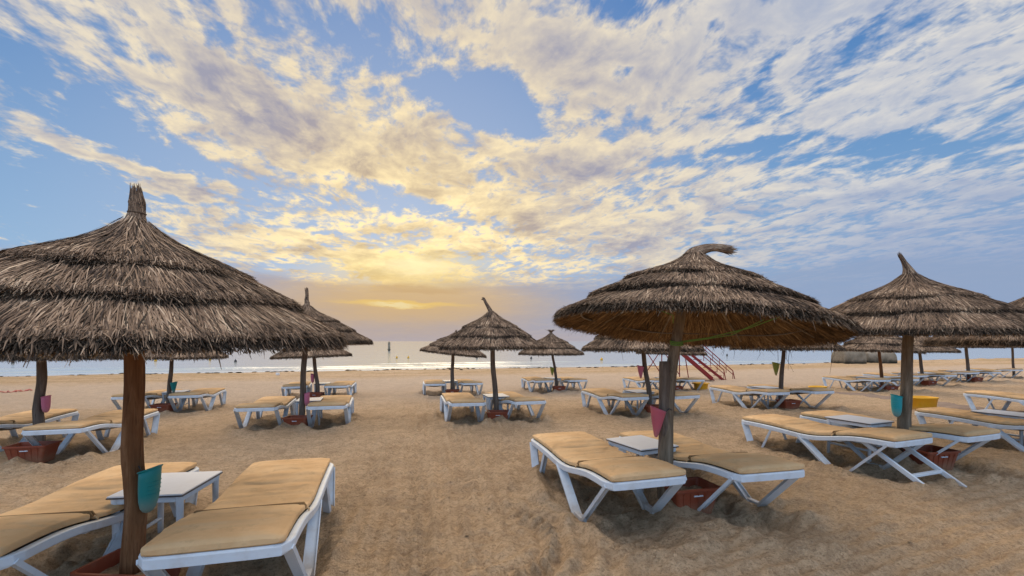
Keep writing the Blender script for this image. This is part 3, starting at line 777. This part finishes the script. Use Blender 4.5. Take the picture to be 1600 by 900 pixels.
for idx, (k, _, Rc, lean, tilt, rim, fin, wood, yaw) in enumerate(SITES):
    p = POLE[k]; rt = empty('thatched_parasol', p)
    tag(rt, PLAB[k], 'parasol', 'thatched parasols on the beach')
    rad = PR_.get(k, .050 + .006 * ((idx * 7) % 3)); cx, cy = lean
    sc = Rc / 1.25; top = rim + .62 * sc
    if k == 'B': cx, cy = .27, .10
    elif k == 'A': cx, cy = .02, .0
    elif k == 'C': cx, cy = .07, .0
    cx0, cy0 = cx, cy
    pts = [(0, 0, -.12), (cx * .10 + .01, cy * .1, .35), (cx * .33, cy * .33, .8), (cx * .70, cy * .70, rim - .15), (cx * 1.0, cy, top)]
    rr_ = [rad * 1.12, rad * 1.08, rad, rad * .9, rad * .75]
    if k == 'B': pts = [(0, 0, -.12), (0, .0, .45), (.015, .02, .85), (.075, .04, 1.3), (.155, .06, 1.75), (.25, .09, top)]; rr_ = [.072, .071, .064, .053, .049, .042]
    if k == 'C': rr_ = [.078, .075, .066, .058, .045]
    po = link('pole', pole_mesh(pts, rr_, WOODS[wood], idx * 3.7), rt)
    cnp = Vector((cx, cy, rim))
    # axis of the canopy passes the top of the pole
    e = Euler((tilt[0], tilt[1], idx * 1.3)); eul = (Matrix.Rotation(tilt[1], 3, 'Y') @ Matrix.Rotation(tilt[0], 3, 'X') @ Matrix.Rotation(idx * 1.3, 3, 'Z')).to_euler()
    eul0 = (Matrix.Rotation(tilt[1], 3, 'Y') @ Matrix.Rotation(tilt[0], 3, 'X')).to_euler()
    vs3 = (sc, sc, sc * {'M': 1.10, 'A': .95, 'B': .92, 'C': .93}.get(k, 1.0))
    can = CAN_HI[NEAR[k]] if k in NEAR else CAN_LO[idx % 2]
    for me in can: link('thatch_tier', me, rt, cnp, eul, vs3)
    link('thatch_lining', LINING, rt, cnp, eul, vs3)
    link('hoop', HOOPS, rt, cnp, eul, vs3)
    link('rafter_frame', RAFTERS, rt, cnp, eul, vs3)
    link('thatch_tip', FINM[fin], rt, cnp, eul0, vs3)
    AX[k] = rt
# the shorter post lashed to the pole of the hooked-tip parasol, and its rope
link('support_post', pole_mesh([(-.01, .01, .3), (-.015, .0, .7), (-.012, .0, 1.0), (-.010, .0, 1.36)], [.045, .052, .050, .044], M_wood_grey, 41), AX['B'])
mb = MB()
for j, z in enumerate((1.52, 1.535, 1.55)):
    cx = .12
    mb.tube([(cx + .056 * math.cos(a), .05 + .056 * math.sin(a), z + .01 * math.sin(a)) for a in [i * 2 * math.pi / 16 for i in range(17)]], .006, 5, 0, False)
mb.tube([(cx + .06, .03, 1.55), (.32, -.2, 1.58), (.52, -.52, 1.66), (.64, -.74, 1.74)], .005, 5)
mb.tube([(cx + .06, .03, 1.54), (.28, -.1, 1.56), (.42, -.40, 1.60), (.56, -.66, 1.72)], .004, 5)
mb.tube([(cx - .05, .0, 1.72), (0, -.2, 1.78), (-.2, -.5, 1.80)], .004, 5)
link('rope', mb.mesh('rope', M_green), AX['B'])
# long loose straws hanging from the back rim
rs = random.Random(4); mb = MB()
for i in range(26):
    a = rs.uniform(-.4, 2.2); r_ = rs.uniform(1.05, 1.26); x, y = .32 + r_ * math.cos(a), .10 + r_ * math.sin(a); z = 1.66 - .095 * (x - .32) - .075 * (y - .1) - .03
    l_ = rs.uniform(.06, .16) if i % 5 else rs.uniform(.22, .32)
    mb.tube([(x, y, z), (x + rs.uniform(-.03, .05), y, z - l_ * .5), (x + rs.uniform(-.03, .07), y, z - l_)], [.0025, .002, .001], 4)
link('loose_straw', mb.mesh('loose_straw', M_thatch), AX['B'])

# ------------------------------------------------------------------ sun lounger
RT = [(0, .458), (.15, .462), (.42, .450), (.60, .418), (.78, .380), (.95, .358), (1.12, .358), (1.45, .380), (1.80, .390), (2.05, .385)]
tr = np.array([a for a, b in RT]); zr = np.array([b for a, b in RT])
def rz(t): return float(np.interp(t, tr, zr))
def rzs(t): return (rz(t - .08) + rz(t) + rz(t + .08)) / 3
def make_lounger():
    root = empty('sun_lounger', (0, 0, 0))
    hw = L_W / 2; mb = MB()
    for sx_ in (-1, 1):
        rings = []
        for i in range(42):
            t = 2.05 * i / 41; z = rzs(t); x = sx_ * (hw - .022)
            x -= sx_ * .05 * (max(0, (.10 - t) / .10) ** 2 + max(0, (t - 1.95) / .10) ** 2)
            rings.append([(x - .018, t, z - .054), (x + .018, t, z - .054), (x + .022, t, z - .048), (x + .022, t, z - .006), (x + .016, t, z), (x - .016, t, z), (x - .022, t, z - .006), (x - .022, t, z - .048)])
        mb.loft(rings, 0, False)
    for y0, z0 in ((.015, rzs(0)), (2.035, rzs(2.05))):
        pr = [(-hw + .07, 0), (-hw * .5, 0), (0, -.004), (hw * .5, 0), (hw - .07, 0)]
        s_ = 1 if y0 < 1 else -1
        path = [(-hw + .03, y0 + .05 * s_), (-hw + .055, y0 + .008 * s_), (-hw * .5, y0), (hw * .5, y0), (hw - .055, y0 + .008 * s_), (hw - .03, y0 + .05 * s_)]
        rings = [[(x, y - .02, z0 - .060), (x, y + .02, z0 - .060), (x, y + .024, z0 - .01), (x, y + .014, z0 + .002), (x, y - .014, z0 + .002), (x, y - .024, z0 - .01)] for x, y in path]
        mb.loft(rings, 0, False)
    for t in (.60, 1.0, 1.5): mb.bar((-hw + .03, t, rzs(t) - .055), (hw - .03, t, rzs(t) - .055), .045, .022, (0, 1, 0))
    link('frame', mb.mesh('frame', M_white), root)
    def leg(sx_, ta, tb, tg):
        """V-shaped leg: channel from the foot side, slimmer channel from the head side, joined by a foot"""
        mb = MB(); x = sx_ * (hw - .035); GZ = -.03
        mb.channel((x + sx_ * .0, ta, rzs(ta) - .03), (x + sx_ * .015, tg + .055, GZ), .085, .030, (sx_ * .70, .70, .35) if True else (1, 0, 0))
        mb.channel((x, tb, rzs(tb) - .03), (x + sx_ * .015, tg - .055, GZ), .070, .026, (sx_ * -.75, .62, -.3))
        mb.bar((x + sx_ * .015, tg - .085, GZ + .02), (x + sx_ * .015, tg + .085, GZ + .02), .05, .045, (1, 0, 0))
        return mb.mesh('leg', M_white)
    for sx_ in (-1, 1):
        link('leg', leg(sx_, 1.10, .06, .58), root); link('leg', leg(sx_, 1.98, 1.52, 1.76), root)
    # sling under the pad, sagging between the rails
    mb = MB(); rings = []
    for i in range(30):
        t = .03 + 1.98 * i / 29; z = rzs(t)
        rings.append([(x, t, z - .045 - .045 * (1 - (x / .34) ** 2) * min(1, 6 * t, 6 * (2.05 - t)) - .0) for x in (-.34, -.23, -.11, 0, .11, .23, .34)] + [(x, t, z - .035 - .035 * (1 - (x / .34) ** 2)) for x in (.34, .23, .11, 0, -.11, -.23, -.34)])
    mb.loft(rings); link('sling', mb.mesh('sling', M_sling), root)
    def pad(t0, t1, hwid, sd):
        mb = MB(); rings = []; n = int((t1 - t0) / .011); TH = .054
        for i in range(n + 1):
            t = t0 + (t1 - t0) * i / n; e = min(t - t0, t1 - t)
            k = 1 if e > .028 else math.sqrt(max(0.0, 1 - (1 - e / .028) ** 2))
            k = max(k, .12); w_ = hwid - .03 * (1 - k); z = rzs(t) + .004; th_ = TH * (.45 + .55 * k)
            wr = .008 * mnoise.noise(Vector((sd, t * 9, 0))) + .004 * mnoise.noise(Vector((sd, t * 21, 4)))
            ring = []
            M_ = 36
            for j in range(M_):
                a = 2 * math.pi * j / M_; ca, sa = math.cos(a), math.sin(a)
                x = w_ * math.copysign(abs(ca) ** .22, ca); y_ = math.copysign(abs(sa) ** .40, sa)
                zz = z + TH / 2 * .9 + th_ / 2 * y_
                if sa > .25: zz += .006 * (1 - (x / w_) ** 2) * k + wr * k * (1 + math.sin(x * 5 + sd)) - .004 * math.exp(-((abs(x) - w_ + .03) / .012) ** 2)
                x += .004 * mnoise.noise(Vector((t * 8, sd, ca * 2)))
                ring.append((x, t, zz))
            rings.append(ring)
        mb.loft(rings); return mb.mesh('pad', M_cloth)
    a = link('backrest_pad', pad(-.005, .648, .335, 2.0), root); b = link('seat_pad', pad(.668, 2.035, .335, 7.3), root)
    for t_, pd in ((.646, a), (.672, b)):
        mb = MB(); zt_ = rzs(t_) + .004 + .054 * .93
        mb.tube([(x, t_ + .004 * math.sin(x * 9), zt_ - (.03 if abs(x) > .32 else 0)) for x in (-.335, -.318, -.2, -.07, .07, .2, .318, .335)], .0085, 6); link('piping', mb.mesh('piping', M_pipe), pd)
    # ties at the seam
    for sx_ in (-1, 1):
        mb = MB(); mb.tube([(sx_ * .335, .66, rzs(.66) + .03), (sx_ * .352, .668, rzs(.66) + .012), (sx_ * .347, .675, rzs(.66) - .02)], [.008, .006, .004], 6)
        link('tie', mb.mesh('tie', M_cloth), root)
    return root
def kids(o): return [c for c in bpy.data.objects if c.parent == o]
def stamp(root, children, loc, rz_, label):
    c = root.copy(); col.objects.link(c); c.location = loc; c.rotation_euler = (0, 0, rz_); c['label'] = label
    for ch in children:
        d = ch.copy(); col.objects.link(d); d.parent = c
        for g2 in SUB.get(ch.name, ()):
            e2 = g2.copy(); col.objects.link(e2); e2.parent = d
    return c
L0 = make_lounger(); tag(L0, 'x', 'sun lounger', 'sun loungers under the parasols'); L0k = kids(L0)
SUB = {c.name: kids(c) for c in L0k}
LAB = {
 ('A', 'right'): 'nearest tan lounger in front, between the brown pole and the open sand',
 ('A', 'left'): 'near tan lounger cut off by the bottom-left corner, left of the white table',
 ('B', 'left'): 'tan lounger left of the fork-posted pole, beside the raked aisle',
 ('B', 'right'): 'tan lounger right of the fork-posted pole, its backrest above a reddish crate',
 ('C', 'left'): 'front tan lounger seen side-on, before the pole with the turquoise bucket',
 ('C', 'right'): 'tan lounger just behind the side-on one, beyond the pole with the turquoise bucket',
}
rnd = random.Random(3); LO = {}
for n_, (k, side, x, y, yw) in enumerate(LOUNGERS):
    o_ = lounger_origin(x, y, yw); lab = LAB.get((k, side), '%s lounger under %s' % (side, WHO[k]))
    if k in 'UVWX' or k in 'FGNOQ': lab = '%s-hand lounger under %s' % (side, WHO[k])
    if n_ == 0: ob = L0; ob.location = o_; ob.rotation_euler = (0, 0, R(yw)); ob['label'] = lab
    else: ob = stamp(L0, L0k, o_, R(yw), lab)
    ob.rotation_euler = (rnd.uniform(-.008, .008), rnd.uniform(-.012, .012), R(yw))
    LO[(k, side)] = ob
# the side-on lounger at right has its backrest prop hanging down
mb = MB()
mb.bar((-.26, -.32, -.01), (-.26, .38, .40), .03, .05, (1, 0, 0)); mb.bar((.26, -.32, -.01), (.26, .38, .40), .03, .05, (1, 0, 0)); mb.bar((-.25, -.10, .115), (.25, -.10, .115), .05, .03, (0, 1, 0))
link('backrest_prop', mb.mesh('backrest_prop', M_white), LO[('C', 'left')])

# ------------------------------------------------------------------ small tables
def make_table():
    root = empty('side_table', (0, 0, 0)); W2, D2, H_ = .24, .29, .475
    mb = MB(); mb.box(-W2, W2, -D2, D2, H_ - .010, H_, 0, .002); o1 = link('table_top', mb.mesh('table_top', M_top), root)
    mb = MB(); mb.box(-W2 - .004, W2 + .004, -D2 - .004, D2 + .004, H_ - .020, H_ - .0105, 0, .002); link('top_edging', mb.mesh('top_edging', M_trim), root)
    mb = MB()
    for s in (-1, 1):
        mb.box(s * (W2 - .03) - .012, s * (W2 - .03) + .012, -D2 + .03, D2 - .03, H_ - .065, H_ - .022)
        mb.bar((-W2 + .045, s * (D2 - .03), H_ - .0435), (W2 - .045, s * (D2 - .03), H_ - .0435), .043, .024, (0, 0, 1))
    link('apron', mb.mesh('apron', M_white), root)
    for sx_ in (-1, 1):
        for sy_ in (-1, 1):
            mb = MB(); x, y = sx_ * (W2 - .035), sy_ * (D2 - .035)
            mb.tube([(x * 1.03, y * 1.03, -.04), (x, y, .2), (x, y, H_ - .07), (x, y, H_ - .022)], [.019, .021, .024, .030], 12); link('leg', mb.mesh('leg', M_white), root)
    for sx_ in (-1, 1): mb = MB(); mb.tube([(sx_ * (W2 - .035), -D2 + .04, .12), (sx_ * (W2 - .035), D2 - .04, .12)], .015, 8); link('stretcher', mb.mesh('stretcher', M_white), root)
    return root
T0 = make_table(); tag(T0, 'x', 'table', 'small white tables between loungers'); T0k = kids(T0)
TSPOT = {'A': (-2.60, 3.50, 8), 'B': (1.38, 4.92, 24), 'C': (4.66, 6.20, 22)}
first = True
for k in POLE:
    if k in ('X', 'S', 'D'): continue
    p = POLE[k]; tx, ty, ta = TSPOT.get(k, (p.x - .12 + (.1 if k in 'MEF' else 0), p.y + .45, YAWS[k] + 2))
    lab = {'A': 'nearest small white table, behind the big brown pole', 'B': 'small white table between the two loungers at the fork-posted pole',
           'C': 'small white table left of the pole with the turquoise bucket'}.get(k, 'small white table under %s' % WHO[k])
    loc = (tx, ty, gz(tx, ty) + (.03 if k == 'C' else 0))
    if first: T0.location = loc; T0.rotation_euler = (0, 0, R(ta)); T0['label'] = lab; first = False
    else: stamp(T0, T0k, loc, R(ta), lab)

# ------------------------------------------------------------------ crates at the foot of each pole
def make_crate():
    root = empty('plastic_crate', (0, 0, 0))
    def ring(w, d, z, r=.03): 
        out_ = []
        for cx_, cy_, a0 in ((w - r, d - r, 0), (-w + r, d - r, 90), (-w + r, -d + r, 180), (w - r, -d + r, 270)):
            for j in range(5): a = R(a0 + j * 22.5); out_.append((cx_ + r * math.cos(a), cy_ + r * math.sin(a), z))
        return out_
    mb = MB(); H_ = .22
    mb.loft([ring(.175, .125, -.03), ring(.225, .160, H_ - .03), ring(.225, .160, H_ - .025), ring(.240, .175, H_ - .02), ring(.240, .175, H_), ring(.222, .158, H_), ring(.215, .150, H_ - .03), ring(.178, .125, .02)], 0, False, True)
    for s in (-1, 1):
        for i in range(5): x = -.15 + i * .075; mb.bar((x * .86, s * (.127), .0), (x, s * .163, H_ - .04), .012, .010, (1, 0, 0))
    link('tub', mb.mesh('tub', M_crate), root)
    mb = MB()
    mb.bar((-.045, -.158, H_ - .065), (.045, -.158, H_ - .065), .012, .014, (0, 0, 1)); link('handle_slot', mb.mesh('handle_slot', M_white), root)
    mb = MB(); n = 14; vs = []; fs = []
    for j in range(n):
        for i in range(n):
            x, y = -.205 + .41 * i / (n - 1), -.14 + .28 * j / (n - 1); vs.append((x, y, .145 + .02 * mnoise.noise(Vector((x * 14, y * 14, 3)))))
    for j in range(n - 1):
        for i in range(n - 1): a = j * n + i; fs.append((a, a + 1, a + n + 1, a + n))
    mb.add(vs, fs, 0, True); link('sand_fill', mb.mesh('sand_fill', M_sand), root)
    return root
C0 = make_crate(); tag(C0, 'x', 'crate', 'reddish-brown plastic crates weighing down the parasols'); C0k = kids(C0)
CS = {'A': (-2.33, 2.83, -4, -.02), 'B': (1.64, 4.30, 14, -.0), 'C': (5.10, 5.62, 10, .02), 'D': (-6.50, 6.25, 14, .0)}
first = True
for k in POLE:
    if k in ('X', 'S'): continue
    p = POLE[k]; cx_, cy_, ca, dz_ = CS.get(k, (p.x + .05, p.y - .24, 6 + 9 * mnoise.noise(p * 7), -.02))
    lab = {'A': 'dark crate at the foot of the nearest reddish-brown pole', 'B': 'reddish crate on the sand right of the fork-posted pole',
           'C': 'dark reddish crate beneath the side-on lounger at right', 'D': 'reddish crate behind the legs of the far-left lounger'}.get(k, 'reddish-brown crate at the pole of %s' % WHO[k])
    if first: C0.location = (cx_, cy_, gz(cx_, cy_) + dz_); C0.rotation_euler = (0, 0, R(ca)); C0['label'] = lab; first = False
    else: stamp(C0, C0k, (cx_, cy_, gz(cx_, cy_) + dz_), R(ca), lab)

# ------------------------------------------------------------------ buckets hung on poles as ash bins
def bucket_parts(m, kind):
    mb = MB(); H_ = .235; n = 24; rings = []
    if kind == 'pot':      # rounded closed bottom, ribbed side, flat back against the pole
        prf = [(.0, .018), (.010, .038), (.03, .055), (.07, .068), (.13, .074), (.19, .076), (.235, .077)]
    else:                  # open cone
        prf = [(.0, .012), (.02, .025), (.06, .038), (.12, .056), (.18, .071), (.225, .082), (.235, .086)]
    def rg(z, r, sl=0): return [(r * math.cos(a) * (.82 if math.cos(a) < 0 else 1), r * math.sin(a), z + sl * (math.sin(a) * .0 + .018 * math.cos(a))) for a in [j * 2 * math.pi / n for j in range(n)]]
    for z, r in prf: rings.append(rg(z, r, z / .235))
    zs = prf[::-1]
    for z, r in zs: rings.append(rg(max(z, .006), max(r - .005, .004), z / .235))
    mb.loft(rings, 0, True)
    for i in range(4):
        z = .10 + i * .022; r = float(np.interp(z, [a for a, b in prf], [b for a, b in prf])) + .0015
        mb.tube([(r * math.cos(a), r * math.sin(a), z + .008) for a in [-.9 + j * 1.8 / 10 for j in range(11)]], .0028, 5)
    body = mb.mesh('bucket_body', m)
    mb = MB(); mb.tube([(.088 * math.cos(a) * (.82 if math.cos(a) < 0 else 1) * .93, .088 * math.sin(a) * .93, .237 + .018 * math.cos(a)) for a in [j * 2 * math.pi / 24 for j in range(25)]], .0045, 6, 0, False)
    rim_ = mb.mesh('rim', m)
    mb = MB(); mb.tube([(-.07, 0, .22), (-.10, 0, .25), (-.13, 0, .24)], .004, 5)
    return body, rim_, mb.mesh('hook', M_blackp)
BK = [('A', 'pot', M_teal, (.112, -.02, .50), 0, 'teal bucket hung on the nearest reddish-brown pole', 1.12, .05),
      ('B', 'cone', M_faded, (-.105, -.05, .66), 180, 'open pink bucket hung left on the fork-posted pole', 1.1, -.10),
      ('C', 'pot', M_turq, (-.105, -.02, .60), 180, 'turquoise bucket hung on the pale pole at right', 1.1, 0),
      ('D', 'pot', M_pink, (.14, -.02, .57), 0, 'magenta bucket on the pole at the left edge', 1.0, 0),
      ('E', 'pot', M_pink, (.13, -.02, .38), 0, 'pink bucket on the pole of the slim-spiked parasol', 1.1, 0),
      ('F', 'pot', M_pink, (-.15, -.02, .50), 180, 'pink bucket on the spikeless parasol behind the slim-spiked one', 1.2, 0),
      ('G', 'cone', M_teal, (.15, -.02, .45), 0, 'small teal bucket on the dark pole behind the big brown pole', 1.2, 0),
      ('O', 'cone', M_olive, (-.17, -.02, .58), 180, 'olive bucket on the pole of the tufted parasol', 1.3, 0),
      ('K', 'cone', M_pink, (-.21, -.02, .80), 180, 'pink bucket on the leaning dark pole before the red slide', 1.2, 0),
      ('T', 'cone', M_olive, (-.13, -.02, .80), 180, 'olive bucket on the pole behind the hooked-tip parasol', 1.3, 0)]
for k, kind, m, off_, rot_, lab, s, tl in BK:
    rt = empty('hanging_bucket', POLE[k] + Vector(off_), R(rot_)); rt.scale = (s * (.62 if kind == 'pot' else .85), s * .8, s); rt.rotation_euler = (0, tl, R(rot_))
    tag(rt, lab, 'bucket', 'buckets hung on parasol poles')
    b_, r_, h_ = bucket_parts(m, kind); link('bucket_body', b_, rt); link('rim', r_, rt); link('hook', h_, rt)

# ------------------------------------------------------------------ yellow tubs
def tub(loc, rz_, w, d, h, lab):
    rt = empty('yellow_tub', loc, rz_); tag(rt, lab, 'tub', 'yellow plastic tubs on the sand')
    n = 28
    def rg(a_, b_, z): return [(a_ * math.copysign(abs(math.cos(t)) ** .6, math.cos(t)), b_ * math.copysign(abs(math.sin(t)) ** .6, math.sin(t)), z) for t in [j * 2 * math.pi / n for j in range(n)]]
    mb = MB(); mb.loft([rg(w * .84, d * .84, -.03), rg(w * .98, d * .98, h - .03), rg(w * 1.04, d * 1.04, h - .025), rg(w * 1.04, d * 1.04, h), rg(w * .97, d * .97, h), rg(w * .80, d * .80, .02)], 0, True); link('tub_body', mb.mesh('tub_body', M_yellow), rt)
    for s in (-1, 1):
        mb = MB(); mb.tube([(s * w * 1.0, -.09, h - .015), (s * (w + .05), -.07, h - .02), (s * (w + .07), 0, h - .03), (s * (w + .05), .07, h - .02), (s * w * 1.0, .09, h - .015)], .014, 8); link('handle', mb.mesh('handle', M_yellow), rt)
p = ray(1440, 640); tub(p, R(6), .30, .22, .30, 'yellow tub on the sand behind the pole with the turquoise bucket')
p = ray(1278, 613); tub(p, R(10), .26, .20, .21, 'small yellow tub between the second and third rows at right')
p = ray(1095, 610); tub(p, R(-5), .24, .24, .28, 'yellow tub beside the lounger near the foot of the red slide')

# ------------------------------------------------------------------ red slide
sb = ray(1100, 594); D_ = sb.y
def SP(px, py, dy=0.0):
    d = D_ + dy; return Vector(((px - CX) / F_PX * d, d, CAM_H + (HOR - py) / F_PX * d))
rt = empty('slide_tower', (SP(1060, 590).x, D_, sb.z)); tag(rt, 'red metal playground slide with railed stairs and braced tower near the water', 'slide')
inv = Vector(rt.location)
def lk(name, mb, m): link(name, mb.mesh(name, m), rt)
mb = MB(); top_y = 515
def T(a, b, r_=.022, n=8): mb.tube([a - inv, b - inv], r_, n)
for dyy in (0, 1.0):                                      # tower: posts and X braces
    l_, m_, r2 = SP(1007, 590, dyy), SP(1034, 592, dyy), SP(1066, 590, dyy)
    for px in (1007, 1034, 1062):
        a = SP(px, 592, dyy); b = SP(px + (1034 - px) * .05, 500, dyy); a.z = zt(a.x, a.y) - .05; T(a, b, .026)
    for x0, x1 in ((1007, 1034), (1034, 1062)):
        T(SP(x0, 545, dyy), SP(x1, 586, dyy)); T(SP(x1, 545, dyy), SP(x0, 586, dyy)); T(SP(x0, 545, dyy), SP(x1, 545, dyy)); T(SP(x0, 520, dyy), SP(x1, 520, dyy))
for px in (1007, 1034, 1062): T(SP(px, 545, 0), SP(px, 545, 1)); T(SP(px, 520, 0), SP(px, 520, 1)); T(SP(px, 500, 0), SP(px, 500, 1))
T(SP(1007, 500), SP(1062, 500)); T(SP(1007, 500, 1), SP(1062, 500, 1)); T(SP(1068, 540, 0), SP(1076, 592, 0), .024)
lk('tower_frame', mb, M_red)
mb = MB(); a, b = SP(1007, 546, .5) - inv, SP(1062, 546, .5) - inv; mb.bar(a, b, 1.0, .04, (0, 1, 0)); lk('platform', mb, M_olive)
mb = MB()                                                 # chute
for s in (0, .5):
    mb.bar(SP(1058, 545, -.9 + s) - inv, SP(1113, 592, -.9 + s) - inv, .04, .16, (0, 1, 0))
mb.bar(SP(1058, 547, -.65) - inv, SP(1113, 594, -.65) - inv, .5, .03, (0, 1, 0)); lk('chute', mb, M_red)
mb = MB()                                                 # stairs with stringers, treads
for s in (0, .6): mb.bar(SP(1062, 540, .1 + s) - inv, SP(1133, 596, .1 + s) - inv, .05, .12, (0, 1, 0))
for i in range(9):
    f = (i + .5) / 9; c_ = SP(1062, 540, .4).lerp(SP(1133, 596, .4), f) - inv; mb.bar(c_ + Vector((-.10, 0, 0)), c_ + Vector((.10, 0, 0)), .58, .03, (0, 1, 0))
lk('stair', mb, M_red)
mb = MB()
for s, dx_ in ((.1, 0), (.75, 14)):
    a, b = SP(1068 + dx_, 524, s), SP(1131 + dx_, 578 + dx_ * .1, s); lo = Vector((0, 0, -.42))
    T(a, b, .024); T(a + lo * .45, b + lo * .45, .018); T(b, Vector((b.x + .1, b.y, zt(b.x, b.y))), .022)
    for i in range(7): c_ = a.lerp(b, i / 6); T(c_, c_ + lo, .016)
lk('handrail', mb, M_red)

# ------------------------------------------------------------------ concrete block by the water
def blocky(name, px0, px1, d, depth, ht, lab, seed):
    x0, x1 = (px0 - CX) / F_PX * d, (px1 - CX) / F_PX * d; z0 = -.95
    mb = MB(); n = 26; m_ = 14; rings = []
    for i in range(n + 1):
        u = i / n; x = x0 + (x1 - x0) * u; e = min(1, (1 - abs(2 * u - 1)) * 9) ** .5; ring = []
        for j in range(m_):
            a = math.pi * j / (m_ - 1); yy_ = d + depth / 2 - math.cos(a) * depth / 2 * (.9 + .1 * e); h = ht * (max(0.0, math.sin(a)) ** .30) * (.55 + .45 * e)
            q_ = Vector((x, yy_, h)); k = .05 * mnoise.fractal(q_ * .9 + Vector((seed, 0, 0)), 1, 2, 4)
            ring.append((x + k, yy_ + k, z0 + h * (1 + k * .4)))
        rings.append(ring)
    mb.loft(rings, 0, True, True, True)
    o = link(name, mb.mesh(name, M_stone)); tag(o, lab, 'concrete block', 'old concrete blocks standing in the shallows')
blocky('concrete_block', 1322, 1356, 43.5, 2.2, 1.75, 'beige left half of the weathered concrete ruin at the water edge', 2)
blocky('concrete_block', 1356, 1404, 44.5, 2.0, 1.55, 'darker right half of the weathered concrete ruin at the water edge', 9)

# ------------------------------------------------------------------ sea marks
def water_pt(px, py): d = (CAM_H - WATER_Z) * F_PX / (py - HOR); return Vector(((px - CX) / F_PX * d, d, WATER_Z))
p = water_pt(608, 548); rt = empty('channel_marker', p); tag(rt, 'dark upright marker post standing in the sea left of the glow', 'marker')
mb = MB(); mb.tube([(0, 0, -1), (0, 0, .4), (0, 0, 1.9), (0, 0, 2.0)], [.28, .27, .27, .20], 14); link('post', mb.mesh('post', M_stone), rt)
mb = MB(); mb.tube([(0, 0, 1.9), (0, 0, 2.2)], .05, 6); mb.tube([(-.42, 0, .3), (0, 0, .25), (.36, 0, .3)], .06, 6); link('fitting', mb.mesh('fitting', M_blackp), rt)
for i, (px, py) in enumerate([(620, 560), (638, 560), (745, 560), (830, 561), (940, 563), (243, 565), (328, 563), (20, 568), (1136, 556), (368, 566)]):
    p = water_pt(px, py); mb = MB(); rr_ = .13 if i != 4 else .16
    mb.loft([[(r_ * math.cos(a), r_ * math.sin(a), z) for a in [j * 2 * math.pi / 12 for j in range(12)]] for r_, z in ((rr_ * .5, -.08), (rr_, .02), (rr_ * 1.05, .12), (rr_ * .7, .22), (.03, .27), (.03, .36))])
    o = link('mooring_buoy', mb.mesh('mooring_buoy', M_yellow if i in (0, 1, 4, 5, 6) else M_blackp), None, p)
    tag(o, ['left small buoy of the pair under the sunset glow', 'right small buoy of the pair under the sunset glow', 'dark buoy in the sea left of the middle pole', 'dark buoy in the sea just right of the middle parasol', 'buoy in the sea between the tufted parasol and the slide', 'buoy in the sea just right of the nearest brown pole', 'buoy in the sea further right of the nearest brown pole',
            'dark buoy in the sea at the far left edge', 'dark buoy in the sea right of the red slide', 'faint dark buoy left of the flat parasol'][i], 'buoy', 'small buoys floating off the beach')

# ------------------------------------------------------------------ strewn weed, litter, clods
rs = random.Random(9); mb = MB()
def clod(x, y, r_, flat, sd, z=None):
    n = 7; z = zt(x, y) if z is None else z; rings = []
    for i in range(4):
        f = (0, .6, 1, .25)[i]; h = (-.3, .1, .45, .9)[i]
        rings.append([(x + r_ * f * math.cos(a) * (1 + .4 * mnoise.noise(Vector((math.cos(a) + sd, i, 0)))), y + r_ * f * math.sin(a) * (1 + .4 * mnoise.noise(Vector((sd, math.sin(a), i)))), z + r_ * flat * h) for a in [j * 2 * math.pi / n for j in range(n)]])
    mb.loft(rings)
for i in range(420):
    x = rs.uniform(-42, 14) if i % 4 else rs.uniform(10, 44)
    s = 36.9 + rs.gauss(0, .35) + .4 * math.sin(x * .6); y = s + SLOPE * x
    if mnoise.noise(Vector((x * .35, 0, 0))) < -.05 and rs.random() < .8: continue
    clod(x, y, rs.uniform(.05, .22) * (1 if x < 14 else .8), .38, i)
o = link('seaweed', mb.mesh('seaweed', M_weed)); tag(o, kind='stuff')
mb = MB()
for i in range(900):
    y = rs.uniform(1.6, 9) if i % 3 else rs.uniform(8, 30); x = rs.uniform(-1.2, 1.2) * y
    if mnoise.noise(Vector((x * .8, y * .8, 4))) < 0: continue
    clod(x, y, rs.uniform(.004, .013) * (1 + y * .08), .7, i * .37)
o = link('pebbles_and_clods', mb.mesh('pebbles_and_clods', M_sand)); tag(o, kind='stuff')
pa = [ray(-12, 615), ray(18, 614), ray(34, 612), ray(49, 611)]
mb = MB(); pts_ = []
for i in range(40):
    q_ = cr(pa, i / 39); q_.z = zt(q_.x, q_.y) + .03 + .03 * math.sin(i * 1.3); q_.y += .06 * math.sin(i * .9); pts_.append(q_)
mb.tube(pts_, [.022 if (i // 4) % 2 else .035 for i in range(40)], 6)
o = link('barrier_tape', mb.mesh('barrier_tape', M_litter)); tag(o, 'crumpled red tape lying on the sand at the left edge', 'tape')
p = ray(434, 587); mb = MB()
mb.box(-.10, .10, -.05, .05, 0, .16); o = link('paper_scrap', mb.mesh('paper_scrap', M_top), None, (p.x, p.y, zt(p.x, p.y))); tag(o, 'small white scrap on the sand above the left loungers', 'litter')
